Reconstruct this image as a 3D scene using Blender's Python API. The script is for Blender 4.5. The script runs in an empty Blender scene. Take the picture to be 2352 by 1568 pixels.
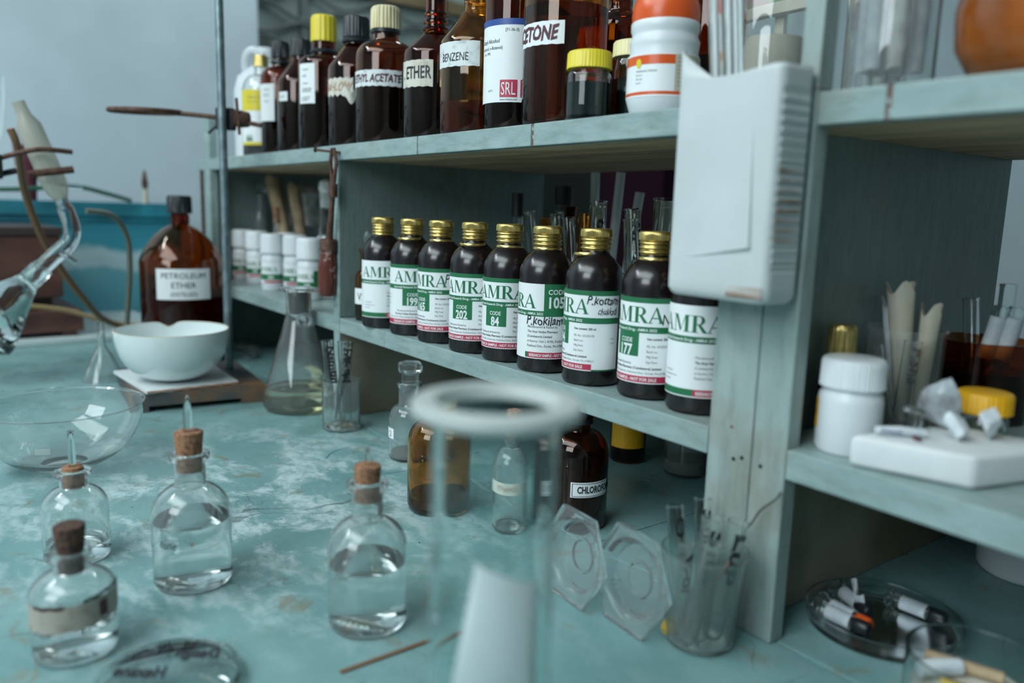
import bpy, bmesh, math, random
from mathutils import Vector, Matrix
random.seed(7)
C = bpy.context.scene.collection
PI = math.pi

# ------------------------------------------------------------ camera
cam_loc = Vector((0.0, -0.5225, 0.3354))
yaw, pitch, roll = 0.6428, 0.1637, 0.0300
fwd = Vector((-math.cos(yaw)*math.cos(pitch), math.sin(yaw)*math.cos(pitch), -math.sin(pitch)))
rt = fwd.cross(Vector((0, 0, 1))).normalized(); up = rt.cross(fwd)
rt2 = rt*math.cos(roll) + up*math.sin(roll); up2 = -rt*math.sin(roll) + up*math.cos(roll)
cd = bpy.data.cameras.new('camera'); cam = bpy.data.objects.new('camera', cd); C.objects.link(cam)
M = Matrix((rt2, up2, -fwd)).transposed().to_4x4(); M.translation = cam_loc; cam.matrix_world = M
cd.sensor_width = 36; cd.lens = 36*1830/2352; cd.clip_start = 0.01
cd.dof.use_dof = True; cd.dof.focus_distance = 0.90; cd.dof.aperture_fstop = 2.8
S = bpy.context.scene; S.camera = cam
# ------------------------------------------------------------ world, lights, exposure
S.view_settings.view_transform = 'Standard'; S.view_settings.look = 'None'
S.view_settings.exposure = 0.22; S.view_settings.gamma = 1.0
w = bpy.data.worlds.new('world'); S.world = w; w.use_nodes = True
w.node_tree.nodes['Background'].inputs[0].default_value = (0.60, 0.80, 0.90, 1)
w.node_tree.nodes['Background'].inputs[1].default_value = 0.08
def area(name, loc, target, sx, sy, power, col):
    l = bpy.data.lights.new(name, 'AREA'); l.shape = 'RECTANGLE'; l.size = sx; l.size_y = sy
    l.energy = power; l.color = col
    o = bpy.data.objects.new(name, l); C.objects.link(o); o.location = loc
    o.rotation_euler = (Vector(target)-Vector(loc)).to_track_quat('-Z', 'Y').to_euler()
    return o
area('window_light', (0.1, -2.8, 1.5), (-0.8, 0.0, 0.2), 1.5, 1.0, 33, (0.82, 0.94, 1.0))
area('ceiling_light', (-0.8, -1.5, 2.1), (-0.9, -0.9, 0), 2.6, 1.6, 66, (0.88, 0.98, 1.0))
area('wall_fill_light', (-2.1, -1.3, 2.05), (-2.6, -0.9, 0), 0.12, 1.2, 15, (0.86, 0.97, 1.0))  # added fill without a known fixture, brightens the far-left wall and tub
area('wall_fill_light', (-2.3, 1.0, 2.05), (-2.7, 1.0, 0), 0.1, 1.2, 9, (0.86, 0.97, 1.0))  # narrow fill that lights the walls beyond the shelf
S.cycles.max_bounces = 14; S.cycles.transmission_bounces = 14; S.cycles.transparent_max_bounces = 12
S.cycles.diffuse_bounces = 4; S.cycles.glossy_bounces = 5
S.cycles.sample_clamp_indirect = 4.0; S.cycles.blur_glossy = 0.5

# ------------------------------------------------------------ materials
def nodes(m): m.use_nodes = True; return m.node_tree.nodes, m.node_tree.links, m.node_tree.nodes['Principled BSDF']
def srgb(r, g, b):
    f = lambda c: (c/255/12.92 if c/255 <= 0.04045 else ((c/255+0.055)/1.055)**2.4)
    return (f(r), f(g), f(b), 1)
def mat(name, col, rough=0.5, metal=0.0, spec=0.5, var=0.0, scale=20.0, col2=None, bump=0.0, stretch=(1, 1, 1), coat=0.0, sss=0.0, lo=0.4, hi=0.65):
    m = bpy.data.materials.new(name); N, L, b = nodes(m)
    b.inputs['Base Color'].default_value = col; b.inputs['Roughness'].default_value = rough
    b.inputs['Metallic'].default_value = metal; b.inputs['Specular IOR Level'].default_value = spec
    b.inputs['Coat Weight'].default_value = coat; b.inputs['Coat Roughness'].default_value = 0.05
    if sss: b.inputs['Subsurface Weight'].default_value = sss; b.inputs['Subsurface Radius'].default_value = (0.01, 0.01, 0.01)
    if var or bump or col2:
        t = N.new('ShaderNodeTexCoord'); mp = N.new('ShaderNodeMapping'); mp.inputs['Scale'].default_value = stretch
        n = N.new('ShaderNodeTexNoise'); n.inputs['Scale'].default_value = scale; n.inputs['Detail'].default_value = 6
        L.new(t.outputs['Object'], mp.inputs[0]); L.new(mp.outputs[0], n.inputs['Vector'])
        if col2 or var:
            r = N.new('ShaderNodeValToRGB'); r.color_ramp.elements[0].position = lo; r.color_ramp.elements[1].position = hi
            c2 = col2 or tuple(min(1, c*(1+var)) for c in col[:3]) + (1,)
            r.color_ramp.elements[0].color = col if col2 else tuple(c*(1-var) for c in col[:3]) + (1,)
            r.color_ramp.elements[1].color = c2
            L.new(n.outputs['Fac'], r.inputs[0]); L.new(r.outputs[0], b.inputs['Base Color'])
        if bump:
            bp = N.new('ShaderNodeBump'); bp.inputs['Strength'].default_value = bump; bp.inputs['Distance'].default_value = 0.001
            L.new(n.outputs['Fac'], bp.inputs['Height']); L.new(bp.outputs[0], b.inputs['Normal'])
    return m
def glass(name, col=(1, 1, 1, 1), rough=0.0, ior=1.45):
    m = bpy.data.materials.new(name); N, L, b = nodes(m)
    b.inputs['Base Color'].default_value = col; b.inputs['Roughness'].default_value = rough
    b.inputs['Transmission Weight'].default_value = 1.0; b.inputs['IOR'].default_value = ior
    return m
def paint_mat(name, base, worn, dark, scale, stretch):
    """brushed gloss paint with worn patches, grime and small chips"""
    m = bpy.data.materials.new(name); N, L, b = nodes(m)
    t = N.new('ShaderNodeTexCoord')
    def noise(sc, det, st=(1, 1, 1), loc=(0, 0, 0)):
        mp = N.new('ShaderNodeMapping'); mp.inputs['Scale'].default_value = st; mp.inputs['Location'].default_value = loc
        n = N.new('ShaderNodeTexNoise'); n.inputs['Scale'].default_value = sc; n.inputs['Detail'].default_value = det
        n.inputs['Roughness'].default_value = 0.6
        L.new(t.outputs['Object'], mp.inputs[0]); L.new(mp.outputs[0], n.inputs['Vector']); return n.outputs['Fac']
    def ramp(f, a, c):
        r = N.new('ShaderNodeMapRange'); r.inputs['From Min'].default_value = a; r.inputs['From Max'].default_value = c
        L.new(f, r.inputs['Value']); return r.outputs[0]
    def mix(f, a, c2):
        x = N.new('ShaderNodeMix'); x.data_type = 'RGBA'; L.new(f, x.inputs['Factor'])
        if isinstance(a, tuple): x.inputs['A'].default_value = a
        else: L.new(a, x.inputs['A'])
        x.inputs['B'].default_value = c2; return x.outputs['Result']
    c = mix(ramp(noise(scale, 8, stretch), 0.42, 0.72), base, worn)
    c = mix(ramp(noise(scale*3.1, 6, stretch, (3, 1, 2)), 0.60, 0.80), c, dark)
    c = mix(ramp(noise(scale*14, 3, (1, 1, 1), (7, 1, 2)), 0.73, 0.76), c, (dark[0]*0.25, dark[1]*0.2, dark[2]*0.2, 1))
    c = mix(ramp(noise(scale*4.5, 6, stretch, (3, 3, 9)), 0.45, 0.95), c, (base[0]*0.55, base[1]*0.55, base[2]*0.5, 1))
    c = mix(ramp(noise(scale*0.9, 7, (1, 1, 1), (2, 6, 4)), 0.58, 0.92), c, (0.22, 0.16, 0.09, 1))
    L.new(c, b.inputs['Base Color']); b.inputs['Roughness'].default_value = 0.38
    bp = N.new('ShaderNodeBump'); bp.inputs['Strength'].default_value = 0.25; bp.inputs['Distance'].default_value = 0.001
    L.new(noise(scale*5, 4, stretch), bp.inputs['Height']); L.new(bp.outputs[0], b.inputs['Normal'])
    return m
def bench_mat():
    m = bpy.data.materials.new('bench_paint'); N, L, b = nodes(m)
    t = N.new('ShaderNodeTexCoord')
    def noise(sc, det, st=(1, 1, 1), loc=(0, 0, 0), dist=0.0, ro=0.55):
        mp = N.new('ShaderNodeMapping'); mp.inputs['Scale'].default_value = st; mp.inputs['Location'].default_value = loc
        n = N.new('ShaderNodeTexNoise'); n.inputs['Scale'].default_value = sc; n.inputs['Detail'].default_value = det
        n.inputs['Distortion'].default_value = dist; n.inputs['Roughness'].default_value = ro
        L.new(t.outputs['Object'], mp.inputs[0]); L.new(mp.outputs[0], n.inputs['Vector']); return n.outputs['Fac']
    def rng(f, a, c, lo=0, hi=1):
        r = N.new('ShaderNodeMapRange'); r.inputs['From Min'].default_value = a; r.inputs['From Max'].default_value = c
        r.inputs['To Min'].default_value = lo; r.inputs['To Max'].default_value = hi
        L.new(f, r.inputs['Value']); return r.outputs[0]
    def mul(a, c, op='MULTIPLY'):
        x = N.new('ShaderNodeMath'); x.operation = op
        for k, v in ((0, a), (1, c)):
            if isinstance(v, (int, float)): x.inputs[k].default_value = v
            else: L.new(v, x.inputs[k])
        return x.outputs[0]
    def mix(f, a, c2):
        x = N.new('ShaderNodeMix'); x.data_type = 'RGBA'; L.new(f, x.inputs['Factor'])
        if isinstance(a, tuple): x.inputs['A'].default_value = a
        else: L.new(a, x.inputs['A'])
        x.inputs['B'].default_value = c2; return x.outputs['Result']
    def dist(cx, cy):
        v = N.new('ShaderNodeVectorMath'); v.operation = 'DISTANCE'; L.new(t.outputs['Object'], v.inputs[0])
        v.inputs[1].default_value = (cx, cy, 0); return v.outputs['Value']
    c = mix(rng(noise(7, 5), 0.35, 0.7), BENCH_A, BENCH_B)
    # worn patch of whitish scrubbed paint in the middle of the bench
    near = rng(dist(-0.87, -0.24), 0.12, 0.38, 0.85, 0.10)
    w1 = rng(noise(11, 10, (1, 1.25, 1), (1, 2, 0), 0.3, 0.68), 0.465, 0.55); w2 = rng(noise(45, 8, (1, 1.5, 1), (3, 1, 0), 0.2, 0.65), 0.34, 0.56)
    c = mix(mul(mul(w1, w2), near), c, BENCH_W)
    c = mix(mul(rng(noise(13, 8, (1, 1, 1), (5, 2, 0), 0.5), 0.57, 0.75), 0.5), c, BENCH_D)
    c = mix(mul(rng(noise(30, 6, (1, 1, 1), (9, 4, 0), 0.6), 0.60, 0.70), 0.6), c, BENCH_S)
    # fine cracks
    v = N.new('ShaderNodeTexVoronoi'); v.feature = 'DISTANCE_TO_EDGE'; v.inputs['Scale'].default_value = 6
    mp = N.new('ShaderNodeMapping'); nn = noise(5, 4); av = N.new('ShaderNodeVectorMath'); av.operation = 'ADD'
    L.new(t.outputs['Object'], av.inputs[0]); sc = N.new('ShaderNodeVectorMath'); sc.operation = 'SCALE'; sc.inputs['Scale'].default_value = 0.25
    cmb = N.new('ShaderNodeCombineXYZ'); L.new(nn, cmb.inputs[0]); L.new(noise(6, 4, loc=(4, 4, 4)), cmb.inputs[1])
    L.new(cmb.outputs[0], sc.inputs[0]); L.new(sc.outputs[0], av.inputs[1]); L.new(av.outputs[0], v.inputs['Vector'])
    c = mix(mul(rng(v.outputs['Distance'], 0.0, 0.006, 1, 0), rng(noise(9, 2, loc=(2, 8, 1)), 0.5, 0.6, 0, 0.7)), c, BENCH_K)
    # specks
    c = mix(rng(noise(160, 2, loc=(8, 1, 1)), 0.745, 0.76), c, (0.03, 0.025, 0.03, 1))
    # a pen ring drawn on the paint and a reddish pencil line
    d = dist(-0.935, -0.045)
    ring = mul(rng(mul(d, 0.062, 'SUBTRACT'), 0.0, 0.0009, 0, 1), 1.0)
    ad = mul(mul(d, 0.066, 'SUBTRACT'), 1.0, 'MULTIPLY'); ab = N.new('ShaderNodeMath'); ab.operation = 'ABSOLUTE'; L.new(ad, ab.inputs[0])
    c = mix(mul(rng(ab.outputs[0], 0.0004, 0.0010, 1, 0), rng(noise(14, 2), 0.42, 0.5)), c, (0.02, 0.03, 0.16, 1))
    L.new(c, b.inputs['Base Color'])
    L.new(rng(noise(20, 5), 0.3, 0.7, 0.22, 0.45), b.inputs['Roughness'])
    bp = N.new('ShaderNodeBump'); bp.inputs['Strength'].default_value = 0.2; bp.inputs['Distance'].default_value = 0.001
    L.new(noise(40, 6), bp.inputs['Height']); L.new(bp.outputs[0], b.inputs['Normal'])
    return m
BENCH_A = (0.140, 0.285, 0.288, 1); BENCH_B = (0.225, 0.400, 0.400, 1); BENCH_W = (0.56, 0.69, 0.70, 1)
BENCH_D = (0.17, 0.27, 0.25, 1); BENCH_S = (0.22, 0.19, 0.11, 1); BENCH_K = (0.06, 0.06, 0.05, 1)
m_bench = bench_mat()
m_shelf = paint_mat('shelf_paint', (0.27, 0.37, 0.365, 1), (0.37, 0.47, 0.465, 1), (0.22, 0.27, 0.22, 1), 9, (1, 4, 4))
m_upright = paint_mat('upright_paint', (0.29, 0.37, 0.355, 1), (0.37, 0.44, 0.425, 1), (0.19, 0.23, 0.18, 1), 9, (4, 4, 0.6))
m_inner_shade = paint_mat('inner_shade_paint', (0.17, 0.23, 0.22, 1), (0.19, 0.26, 0.25, 1), (0.11, 0.14, 0.12, 1), 14, (4, 4, 0.5))  # darker version of the upright paint; compartment shade is put into its colour
m_bare = mat('bare_board', (0.50, 0.37, 0.23, 1), 0.75, var=0.25, scale=6, stretch=(1, 6, 1))
m_lowside = mat('unpainted_board', (0.30, 0.275, 0.215, 1), 0.75, col2=(0.19, 0.155, 0.10, 1), scale=7)
m_crack = mat('rusty_joint', (0.16, 0.09, 0.07, 1), 0.9, col2=(0.33, 0.42, 0.42, 1), scale=150, lo=0.5, hi=0.6)
m_wall = mat('wall_paint', (0.56, 0.66, 0.71, 1), 0.85, var=0.09, scale=2.2)
m_wallback = mat('back_wall_paint', (0.42, 0.52, 0.55, 1), 0.85, var=0.08, scale=2)
m_ceil = mat('ceiling_paint', (0.55, 0.60, 0.60, 1), 0.9, var=0.04, scale=2)
m_floor = mat('floor_cement', (0.20, 0.20, 0.19, 1), 0.7, var=0.2, scale=5)
m_frost = mat('window_pane_grey', (0.30, 0.37, 0.35, 1), 0.5, var=0.15, scale=3)
m_grille = mat('window_grille_paint', (0.13, 0.16, 0.155, 1), 0.6)
m_sill = mat('window_tan_wood', (0.20, 0.15, 0.08, 1), 0.6, var=0.2, scale=8)
m_pink = mat('window_red_bar', (0.25, 0.12, 0.10, 1), 0.6)
m_clear = glass('clear_glass', (0.96, 0.985, 0.98, 1)); m_clear.node_tree.nodes['Principled BSDF'].inputs['Transmission Weight'].default_value = 0.955
m_tube = glass('tube_glass', (0.95, 0.98, 0.975, 1), 0.0, 1.42)
m_hazy = glass('hazy_glass', (0.93, 0.97, 0.96, 1), 0.12, 1.3)
def cloudy(name, col, tr, rough, ior=1.3):
    m = glass(name, col, rough, ior); m.node_tree.nodes['Principled BSDF'].inputs['Transmission Weight'].default_value = tr; return m
m_cloud = cloudy('cloudy_plastic', (0.84, 0.90, 0.88, 1), 0.93, 0.07)
m_frosted = cloudy('ground_glass', (0.74, 0.80, 0.78, 1), 0.45, 0.35)
m_conds = cloudy('stained_glass_jacket', (0.72, 0.70, 0.60, 1), 0.55, 0.25)
m_cyl = glass('thick_glass', (0.93, 0.985, 0.98, 1), 0.01, 1.42)
m_plastic_clear = glass('clear_plastic', (0.97, 0.99, 0.99, 1), 0.05, 1.3); m_plastic_clear.node_tree.nodes['Principled BSDF'].inputs['Transmission Weight'].default_value = 0.94
m_band = mat('brown_grey_tape', (0.40, 0.37, 0.32, 1), 0.6, col2=(0.24, 0.18, 0.13, 1), scale=60, lo=0.5, hi=0.75)
m_water = glass('water', (0.97, 1, 0.995, 1), 0, 1.33)
m_yliq = glass('pale_yellow_liquid', (0.95, 0.93, 0.66, 1), 0, 1.33)
m_amber = glass('amber_glass', (0.60, 0.20, 0.035, 1), 0.01)
m_amber_dk = glass('dark_amber_glass', (0.42, 0.11, 0.025, 1), 0.01)
m_amber_lt = glass('light_amber_glass', (0.80, 0.42, 0.09, 1), 0.01)
m_ambliq = mat('brown_liquid', (0.035, 0.010, 0.004, 1), 0.08)
m_blackliq = mat('near_black_liquid', (0.010, 0.007, 0.007, 1), 0.08)
m_redliq = glass('red_brown_liquid', (0.30, 0.07, 0.02, 1), 0, 1.33)
m_orangeliq = mat('orange_liquid', (0.50, 0.13, 0.004, 1), 0.12, var=0.5, scale=9, sss=0.2)
m_greenliq = mat('dark_green_liquid', (0.012, 0.022, 0.018, 1), 0.08)
m_syrup = mat('syrup_bottle_brown', (0.009, 0.0045, 0.0055, 1), 0.24, spec=0.65, coat=0.12)
m_gold = mat('gold_aluminium', (0.62, 0.47, 0.17, 1), 0.28, metal=0.9, var=0.12, scale=120)
m_paper = mat('label_paper', (0.82, 0.86, 0.87, 1), 0.45)
m_paper_old = mat('aged_label_paper', (0.66, 0.64, 0.56, 1), 0.6, col2=(0.42, 0.34, 0.24, 1), scale=70, lo=0.5, hi=0.8)
m_paper_grey = mat('smudged_label_paper', (0.72, 0.76, 0.76, 1), 0.5, col2=(0.45, 0.50, 0.52, 1), scale=90, lo=0.52, hi=0.7)
m_green = mat('label_green', (0.018, 0.16, 0.065, 1), 0.4)
m_red = mat('label_red', (0.52, 0.035, 0.085, 1), 0.4)
m_blue = mat('label_blue', (0.03, 0.08, 0.32, 1), 0.4)
m_ink = mat('black_ink', (0.018, 0.018, 0.024, 1), 0.5)
m_grey_ink = mat('grey_print', (0.16, 0.17, 0.18, 1), 0.5)
m_wine_ink = mat('faded_wine_ink', (0.14, 0.03, 0.04, 1), 0.6, col2=(0.05, 0.02, 0.03, 1), scale=300)
m_rust_ink = mat('faded_brown_ink', (0.42, 0.20, 0.12, 1), 0.6, col2=(0.55, 0.42, 0.32, 1), scale=200)
m_blue_ink = mat('blue_pen_ink', (0.03, 0.03, 0.22, 1), 0.5)
m_white_ink = mat('white_print', (0.80, 0.84, 0.84, 1), 0.4)
m_white = mat('white_plastic', (0.70, 0.745, 0.77, 1), 0.35, sss=0.05)
m_jug = mat('milky_plastic', (0.58, 0.625, 0.63, 1), 0.45, col2=(0.49, 0.54, 0.54, 1), scale=9)
m_jugstain = mat('stained_milky_plastic', (0.56, 0.58, 0.56, 1), 0.45, col2=(0.22, 0.10, 0.05, 1), scale=22, lo=0.44, hi=0.60, stretch=(0.3, 0.6, 2.2))
m_blackcap = mat('black_plastic', (0.014, 0.018, 0.022, 1), 0.35)
m_yellow = mat('yellow_plastic', (0.74, 0.60, 0.035, 1), 0.4)
m_yellow2 = mat('orange_yellow_plastic', (0.80, 0.42, 0.01, 1), 0.4)
m_cream = mat('cream_plastic', (0.68, 0.60, 0.36, 1), 0.45)
m_cream2 = mat('pale_yellow_plastic', (0.76, 0.70, 0.38, 1), 0.45)
m_orange = mat('orange_plastic', (0.72, 0.10, 0.015, 1), 0.3)
m_rubber = mat('black_rubber', (0.010, 0.014, 0.014, 1), 0.5)
m_cork = mat('cork', (0.34, 0.17, 0.09, 1), 0.85, col2=(0.12, 0.05, 0.03, 1), scale=260, bump=0.8, lo=0.45, hi=0.7)
m_cork_dk = mat('dark_cork', (0.12, 0.06, 0.04, 1), 0.85, col2=(0.035, 0.02, 0.015, 1), scale=260, bump=0.8)
m_porcelain = mat('porcelain', (0.72, 0.80, 0.80, 1), 0.12, coat=0.5)
m_tile = mat('white_tile', (0.78, 0.83, 0.84, 1), 0.2)
m_rust = mat('rusty_iron', (0.075, 0.035, 0.025, 1), 0.6, metal=0.3, col2=(0.15, 0.075, 0.05, 1), scale=120, bump=0.5)
m_darkiron = mat('dark_iron', (0.03, 0.033, 0.035, 1), 0.5, metal=0.5, var=0.3, scale=80)
m_steel = mat('galvanised_steel', (0.22, 0.29, 0.31, 1), 0.4, metal=0.65, var=0.2, scale=60)
m_plate = mat('stand_base_iron', (0.085, 0.085, 0.085, 1), 0.6, metal=0.2, col2=(0.26, 0.13, 0.05, 1), scale=13, lo=0.5, hi=0.72)
m_handle = mat('brown_lacquer', (0.12, 0.025, 0.015, 1), 0.3, col2=(0.35, 0.22, 0.2, 1), scale=60, lo=0.62, hi=0.66, coat=0.3)
m_box = mat('dark_red_wood', (0.11, 0.045, 0.035, 1), 0.45, var=0.35, scale=7, stretch=(1, 1, 4))
m_boxtop = mat('dark_wood_lid', (0.045, 0.03, 0.028, 1), 0.5)
m_tub = mat('blue_plastic_tub', (0.035, 0.27, 0.36, 1), 0.45, var=0.15, scale=6)
def tub_wear():
    # a scuffed, faded whitish band low on the tub's side, with ragged edges
    N, L, b = nodes(m_tub); t = N.new('ShaderNodeTexCoord'); sp = N.new('ShaderNodeSeparateXYZ'); L.new(t.outputs['Object'], sp.inputs[0])
    n = N.new('ShaderNodeTexNoise'); n.inputs['Scale'].default_value = 7; n.inputs['Detail'].default_value = 6; L.new(t.outputs['Object'], n.inputs['Vector'])
    ma = N.new('ShaderNodeMath'); ma.operation = 'MULTIPLY_ADD'; L.new(n.outputs['Fac'], ma.inputs[0]); ma.inputs[1].default_value = 0.08; L.new(sp.outputs['Z'], ma.inputs[2])
    r = N.new('ShaderNodeValToRGB'); L.new(ma.outputs[0], r.inputs[0]); e = r.color_ramp.elements
    e[0].position = 0.10; e[0].color = (0.12, 0.38, 0.46, 1); e[1].position = 0.40; e[1].color = (0.03, 0.24, 0.33, 1)
    for p, c in ((0.168, (0.16, 0.42, 0.48, 1)), (0.180, (0.45, 0.62, 0.66, 1)), (0.222, (0.48, 0.64, 0.68, 1)), (0.242, (0.05, 0.30, 0.39, 1))):
        x = e.new(p); x.color = c
    L.new(r.outputs[0], b.inputs['Base Color'])
tub_wear()
m_tubrim = mat('blue_plastic_rim', (0.03, 0.23, 0.30, 1), 0.4, var=0.2, scale=10)
m_slab = mat('pale_stone_slab', (0.52, 0.62, 0.63, 1), 0.4, var=0.08, scale=5)
m_hose = mat('brown_rubber_hose', (0.20, 0.11, 0.055, 1), 0.5)
m_hose2 = mat('amber_rubber_hose', (0.28, 0.20, 0.09, 1), 0.4)
m_hose3 = mat('grey_green_hose', (0.16, 0.17, 0.13, 1), 0.35)
m_ghose = mat('green_hose', (0.02, 0.11, 0.07, 1), 0.4)
m_wine = mat('wine_red_plastic', (0.10, 0.02, 0.035, 1), 0.5)
m_purple = mat('dark_purple_board', (0.014, 0.0035, 0.009, 1), 0.9, spec=0.1)
m_foam = mat('white_foam', (0.68, 0.72, 0.73, 1), 0.75, var=0.05, scale=30, bump=0.3)
m_foil = mat('crumpled_film', (0.42, 0.47, 0.50, 1), 0.3, col2=(0.14, 0.13, 0.13, 1), scale=45)
m_paperwhite = mat('crumpled_paper', (0.70, 0.76, 0.78, 1), 0.5, col2=(0.50, 0.56, 0.62, 1), scale=60)
m_tan = mat('tan_paper', (0.42, 0.31, 0.19, 1), 0.7, var=0.2, scale=30)
m_beige = mat('beige_paper', (0.55, 0.52, 0.42, 1), 0.7, var=0.1, scale=20)
m_cotton = mat('white_cloth', (0.55, 0.56, 0.54, 1), 0.9, var=0.2, scale=60)
m_crumb = mat('amber_crumbs', (0.55, 0.36, 0.04, 1), 0.5)
m_twig = mat('thin_wood', (0.40, 0.22, 0.15, 1), 0.7)
m_frame = mat('cream_frame', (0.55, 0.52, 0.42, 1), 0.5)
m_sedim = mat('grey_sediment', (0.22, 0.24, 0.22, 1), 0.6)
m_backdrop_dark = mat('dark_backdrop_paint', (0.010, 0.013, 0.012, 1), 0.9, spec=0.1)
m_print = mat('colour_print', (0.35, 0.10, 0.12, 1), 0.4, col2=(0.15, 0.25, 0.12, 1), scale=26, lo=0.45, hi=0.55)
m_bluecap = mat('blue_plastic', (0.02, 0.12, 0.40, 1), 0.4)

# ------------------------------------------------------------ mesh helpers
class MB:
    def __init__(s): s.v = []; s.f = []; s.smooth = []
    def add(s, vs, fs, smooth=False):
        o = len(s.v); s.v += [tuple(v) for v in vs]
        s.f += [tuple(i+o for i in f) for f in fs]; s.smooth += [smooth]*len(fs); return s
    def box(s, x0, x1, y0, y1, z0, z1, bev=0.0, xf=None):
        bm = bmesh.new(); bmesh.ops.create_cube(bm, size=1)
        for v in bm.verts: v.co = Vector(((x0+x1)/2+v.co.x*(x1-x0), (y0+y1)/2+v.co.y*(y1-y0), (z0+z1)/2+v.co.z*(z1-z0)))
        if bev: bmesh.ops.bevel(bm, geom=bm.edges[:], offset=bev, segments=2, affect='EDGES', profile=0.6)
        bm.verts.index_update()
        s.add([(xf @ v.co if xf else v.co) for v in bm.verts], [[v.index for v in f.verts] for f in bm.faces]); bm.free(); return s
    def lathe(s, prof, n=40, xf=None, mod=None, smooth=True):
        vs = []; fs = []; idx = []
        for (r, z) in prof:
            if r < 1e-6: idx.append([len(vs)]); vs.append(Vector((0, 0, z)))
            else:
                row = []
                for k in range(n):
                    a = 2*PI*k/n; rr = mod(r, z, a) if mod else r
                    row.append(len(vs)); vs.append(Vector((rr*math.cos(a), rr*math.sin(a), z)))
                idx.append(row)
        for a, b in zip(idx, idx[1:]):
            for k in range(n):
                k2 = (k+1) % n
                if len(a) == 1 and len(b) == 1: continue
                if len(a) == 1: fs.append((a[0], b[k2], b[k]))
                elif len(b) == 1: fs.append((a[k], a[k2], b[0]))
                else: fs.append((a[k], a[k2], b[k2], b[k]))
        s.add([(xf @ v if xf else v) for v in vs], fs, smooth); return s
    def tube(s, pts, rad, n=10, cap=True):
        pts = [Vector(p) for p in pts]; vs = []; fs = []; prev = None
        for i, p in enumerate(pts):
            d = (pts[min(i+1, len(pts)-1)] - pts[max(i-1, 0)]).normalized()
            if prev is None:
                a = d.orthogonal().normalized()
            else:
                a = (prev - d*prev.dot(d)).normalized()
            prev = a; b = d.cross(a); rr = rad[i] if isinstance(rad, (list, tuple)) else rad
            for k in range(n):
                t = 2*PI*k/n; vs.append(p + a*math.cos(t)*rr + b*math.sin(t)*rr)
        for i in range(len(pts)-1):
            for k in range(n):
                k2 = (k+1) % n; fs.append((i*n+k, i*n+k2, (i+1)*n+k2, (i+1)*n+k))
        if cap: fs.append(tuple(range(n-1, -1, -1))); fs.append(tuple((len(pts)-1)*n+k for k in range(n)))
        s.add(vs, fs, True); return s
    def mesh(s, name):
        me = bpy.data.meshes.new(name); me.from_pydata(s.v, [], s.f)
        me.polygons.foreach_set('use_smooth', s.smooth); me.update(); return me
def obj(name, mb, m, parent=None, loc=None, rot=None, recalc=True):
    me = mb.mesh(name) if isinstance(mb, MB) else mb
    if recalc and isinstance(mb, MB):
        bm = bmesh.new(); bm.from_mesh(me); bmesh.ops.recalc_face_normals(bm, faces=bm.faces); bm.to_mesh(me); bm.free()
    if isinstance(mb, MB) and any(mb.smooth):
        try: me.set_sharp_from_angle(angle=math.radians(40))
        except Exception: pass
    me.materials.append(m) if not me.materials else None
    o = bpy.data.objects.new(name, me); C.objects.link(o)
    if parent: o.parent = parent
    if loc is not None: o.location = loc
    if rot is not None: o.rotation_euler = rot
    return o
def tag(o, label, cat, group=None, kind=None):
    if label: o['label'] = label
    if cat: o['category'] = cat
    if group: o['group'] = group
    if kind: o['kind'] = kind
    return o
def thing(name, label, cat, loc=(0, 0, 0), rotz=0.0, group=None):
    o = bpy.data.objects.new(name, None); C.objects.link(o); o.empty_display_size = 0.02
    o.location = loc; o.rotation_euler = (0, 0, rotz); return tag(o, label, cat, group)
def structure(name, mb, m):
    o = obj(name, mb, m); o['kind'] = 'structure'; return o
def smooth_path(pts, n=8):
    P = [Vector(p) for p in pts]; P = [P[0]] + P + [P[-1]]; out = []
    for i in range(1, len(P)-2):
        a, b, c, d = P[i-1:i+3]
        for k in range(n):
            t = k/n; out.append(0.5*((2*b)+(c-a)*t+(2*a-5*b+4*c-d)*t*t+(3*b-a-3*c+d)*t**3))
    out.append(P[-2]); return out
def toward_cam(loc): d = cam_loc.xy - Vector(loc[:2]); return math.atan2(d.y, d.x)

# ---- lettering
_cache = {}
def glyphs(txt, bold=0.0):
    k = (txt, bold)
    if k in _cache: return _cache[k]
    cu = bpy.data.curves.new('t', 'FONT'); cu.body = txt; cu.size = 1; cu.resolution_u = 2; cu.offset = bold; cu.fill_mode = 'FRONT' if hasattr(cu, 'fill_mode') else cu.fill_mode
    o = bpy.data.objects.new('t', cu); C.objects.link(o)
    dg = bpy.context.evaluated_depsgraph_get(); dg.update()
    me = o.evaluated_get(dg).to_mesh()
    vs = [tuple(v.co) for v in me.vertices]; fs = [tuple(p.vertices) for p in me.polygons]
    o.evaluated_get(dg).to_mesh_clear(); bpy.data.objects.remove(o); bpy.data.curves.remove(cu)
    if not vs: vs = [(0, 0, 0)]
    x0 = min(v[0] for v in vs); x1 = max(v[0] for v in vs)
    _cache[k] = (vs, fs, x0, x1); return _cache[k]
def text(mb, txt, h, u, v, fmap, width=None, align='L', bold=0.0, shear=0.0, squeeze=0.85, jit=0.0):
    vs, fs, x0, x1 = glyphs(txt, bold)
    sy = h/0.70; sx = sy*squeeze
    if width: sx = width/max(1e-6, x1-x0)
    W = (x1-x0)*sx; off = {'L': 0, 'C': -W/2, 'R': -W}[align]
    mb.add([fmap(u+off+(x-x0)*sx+shear*y*sy, v+y*sy+jit*math.sin((x-x0)*7)) for x, y, z in vs], fs)
    return W
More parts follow.
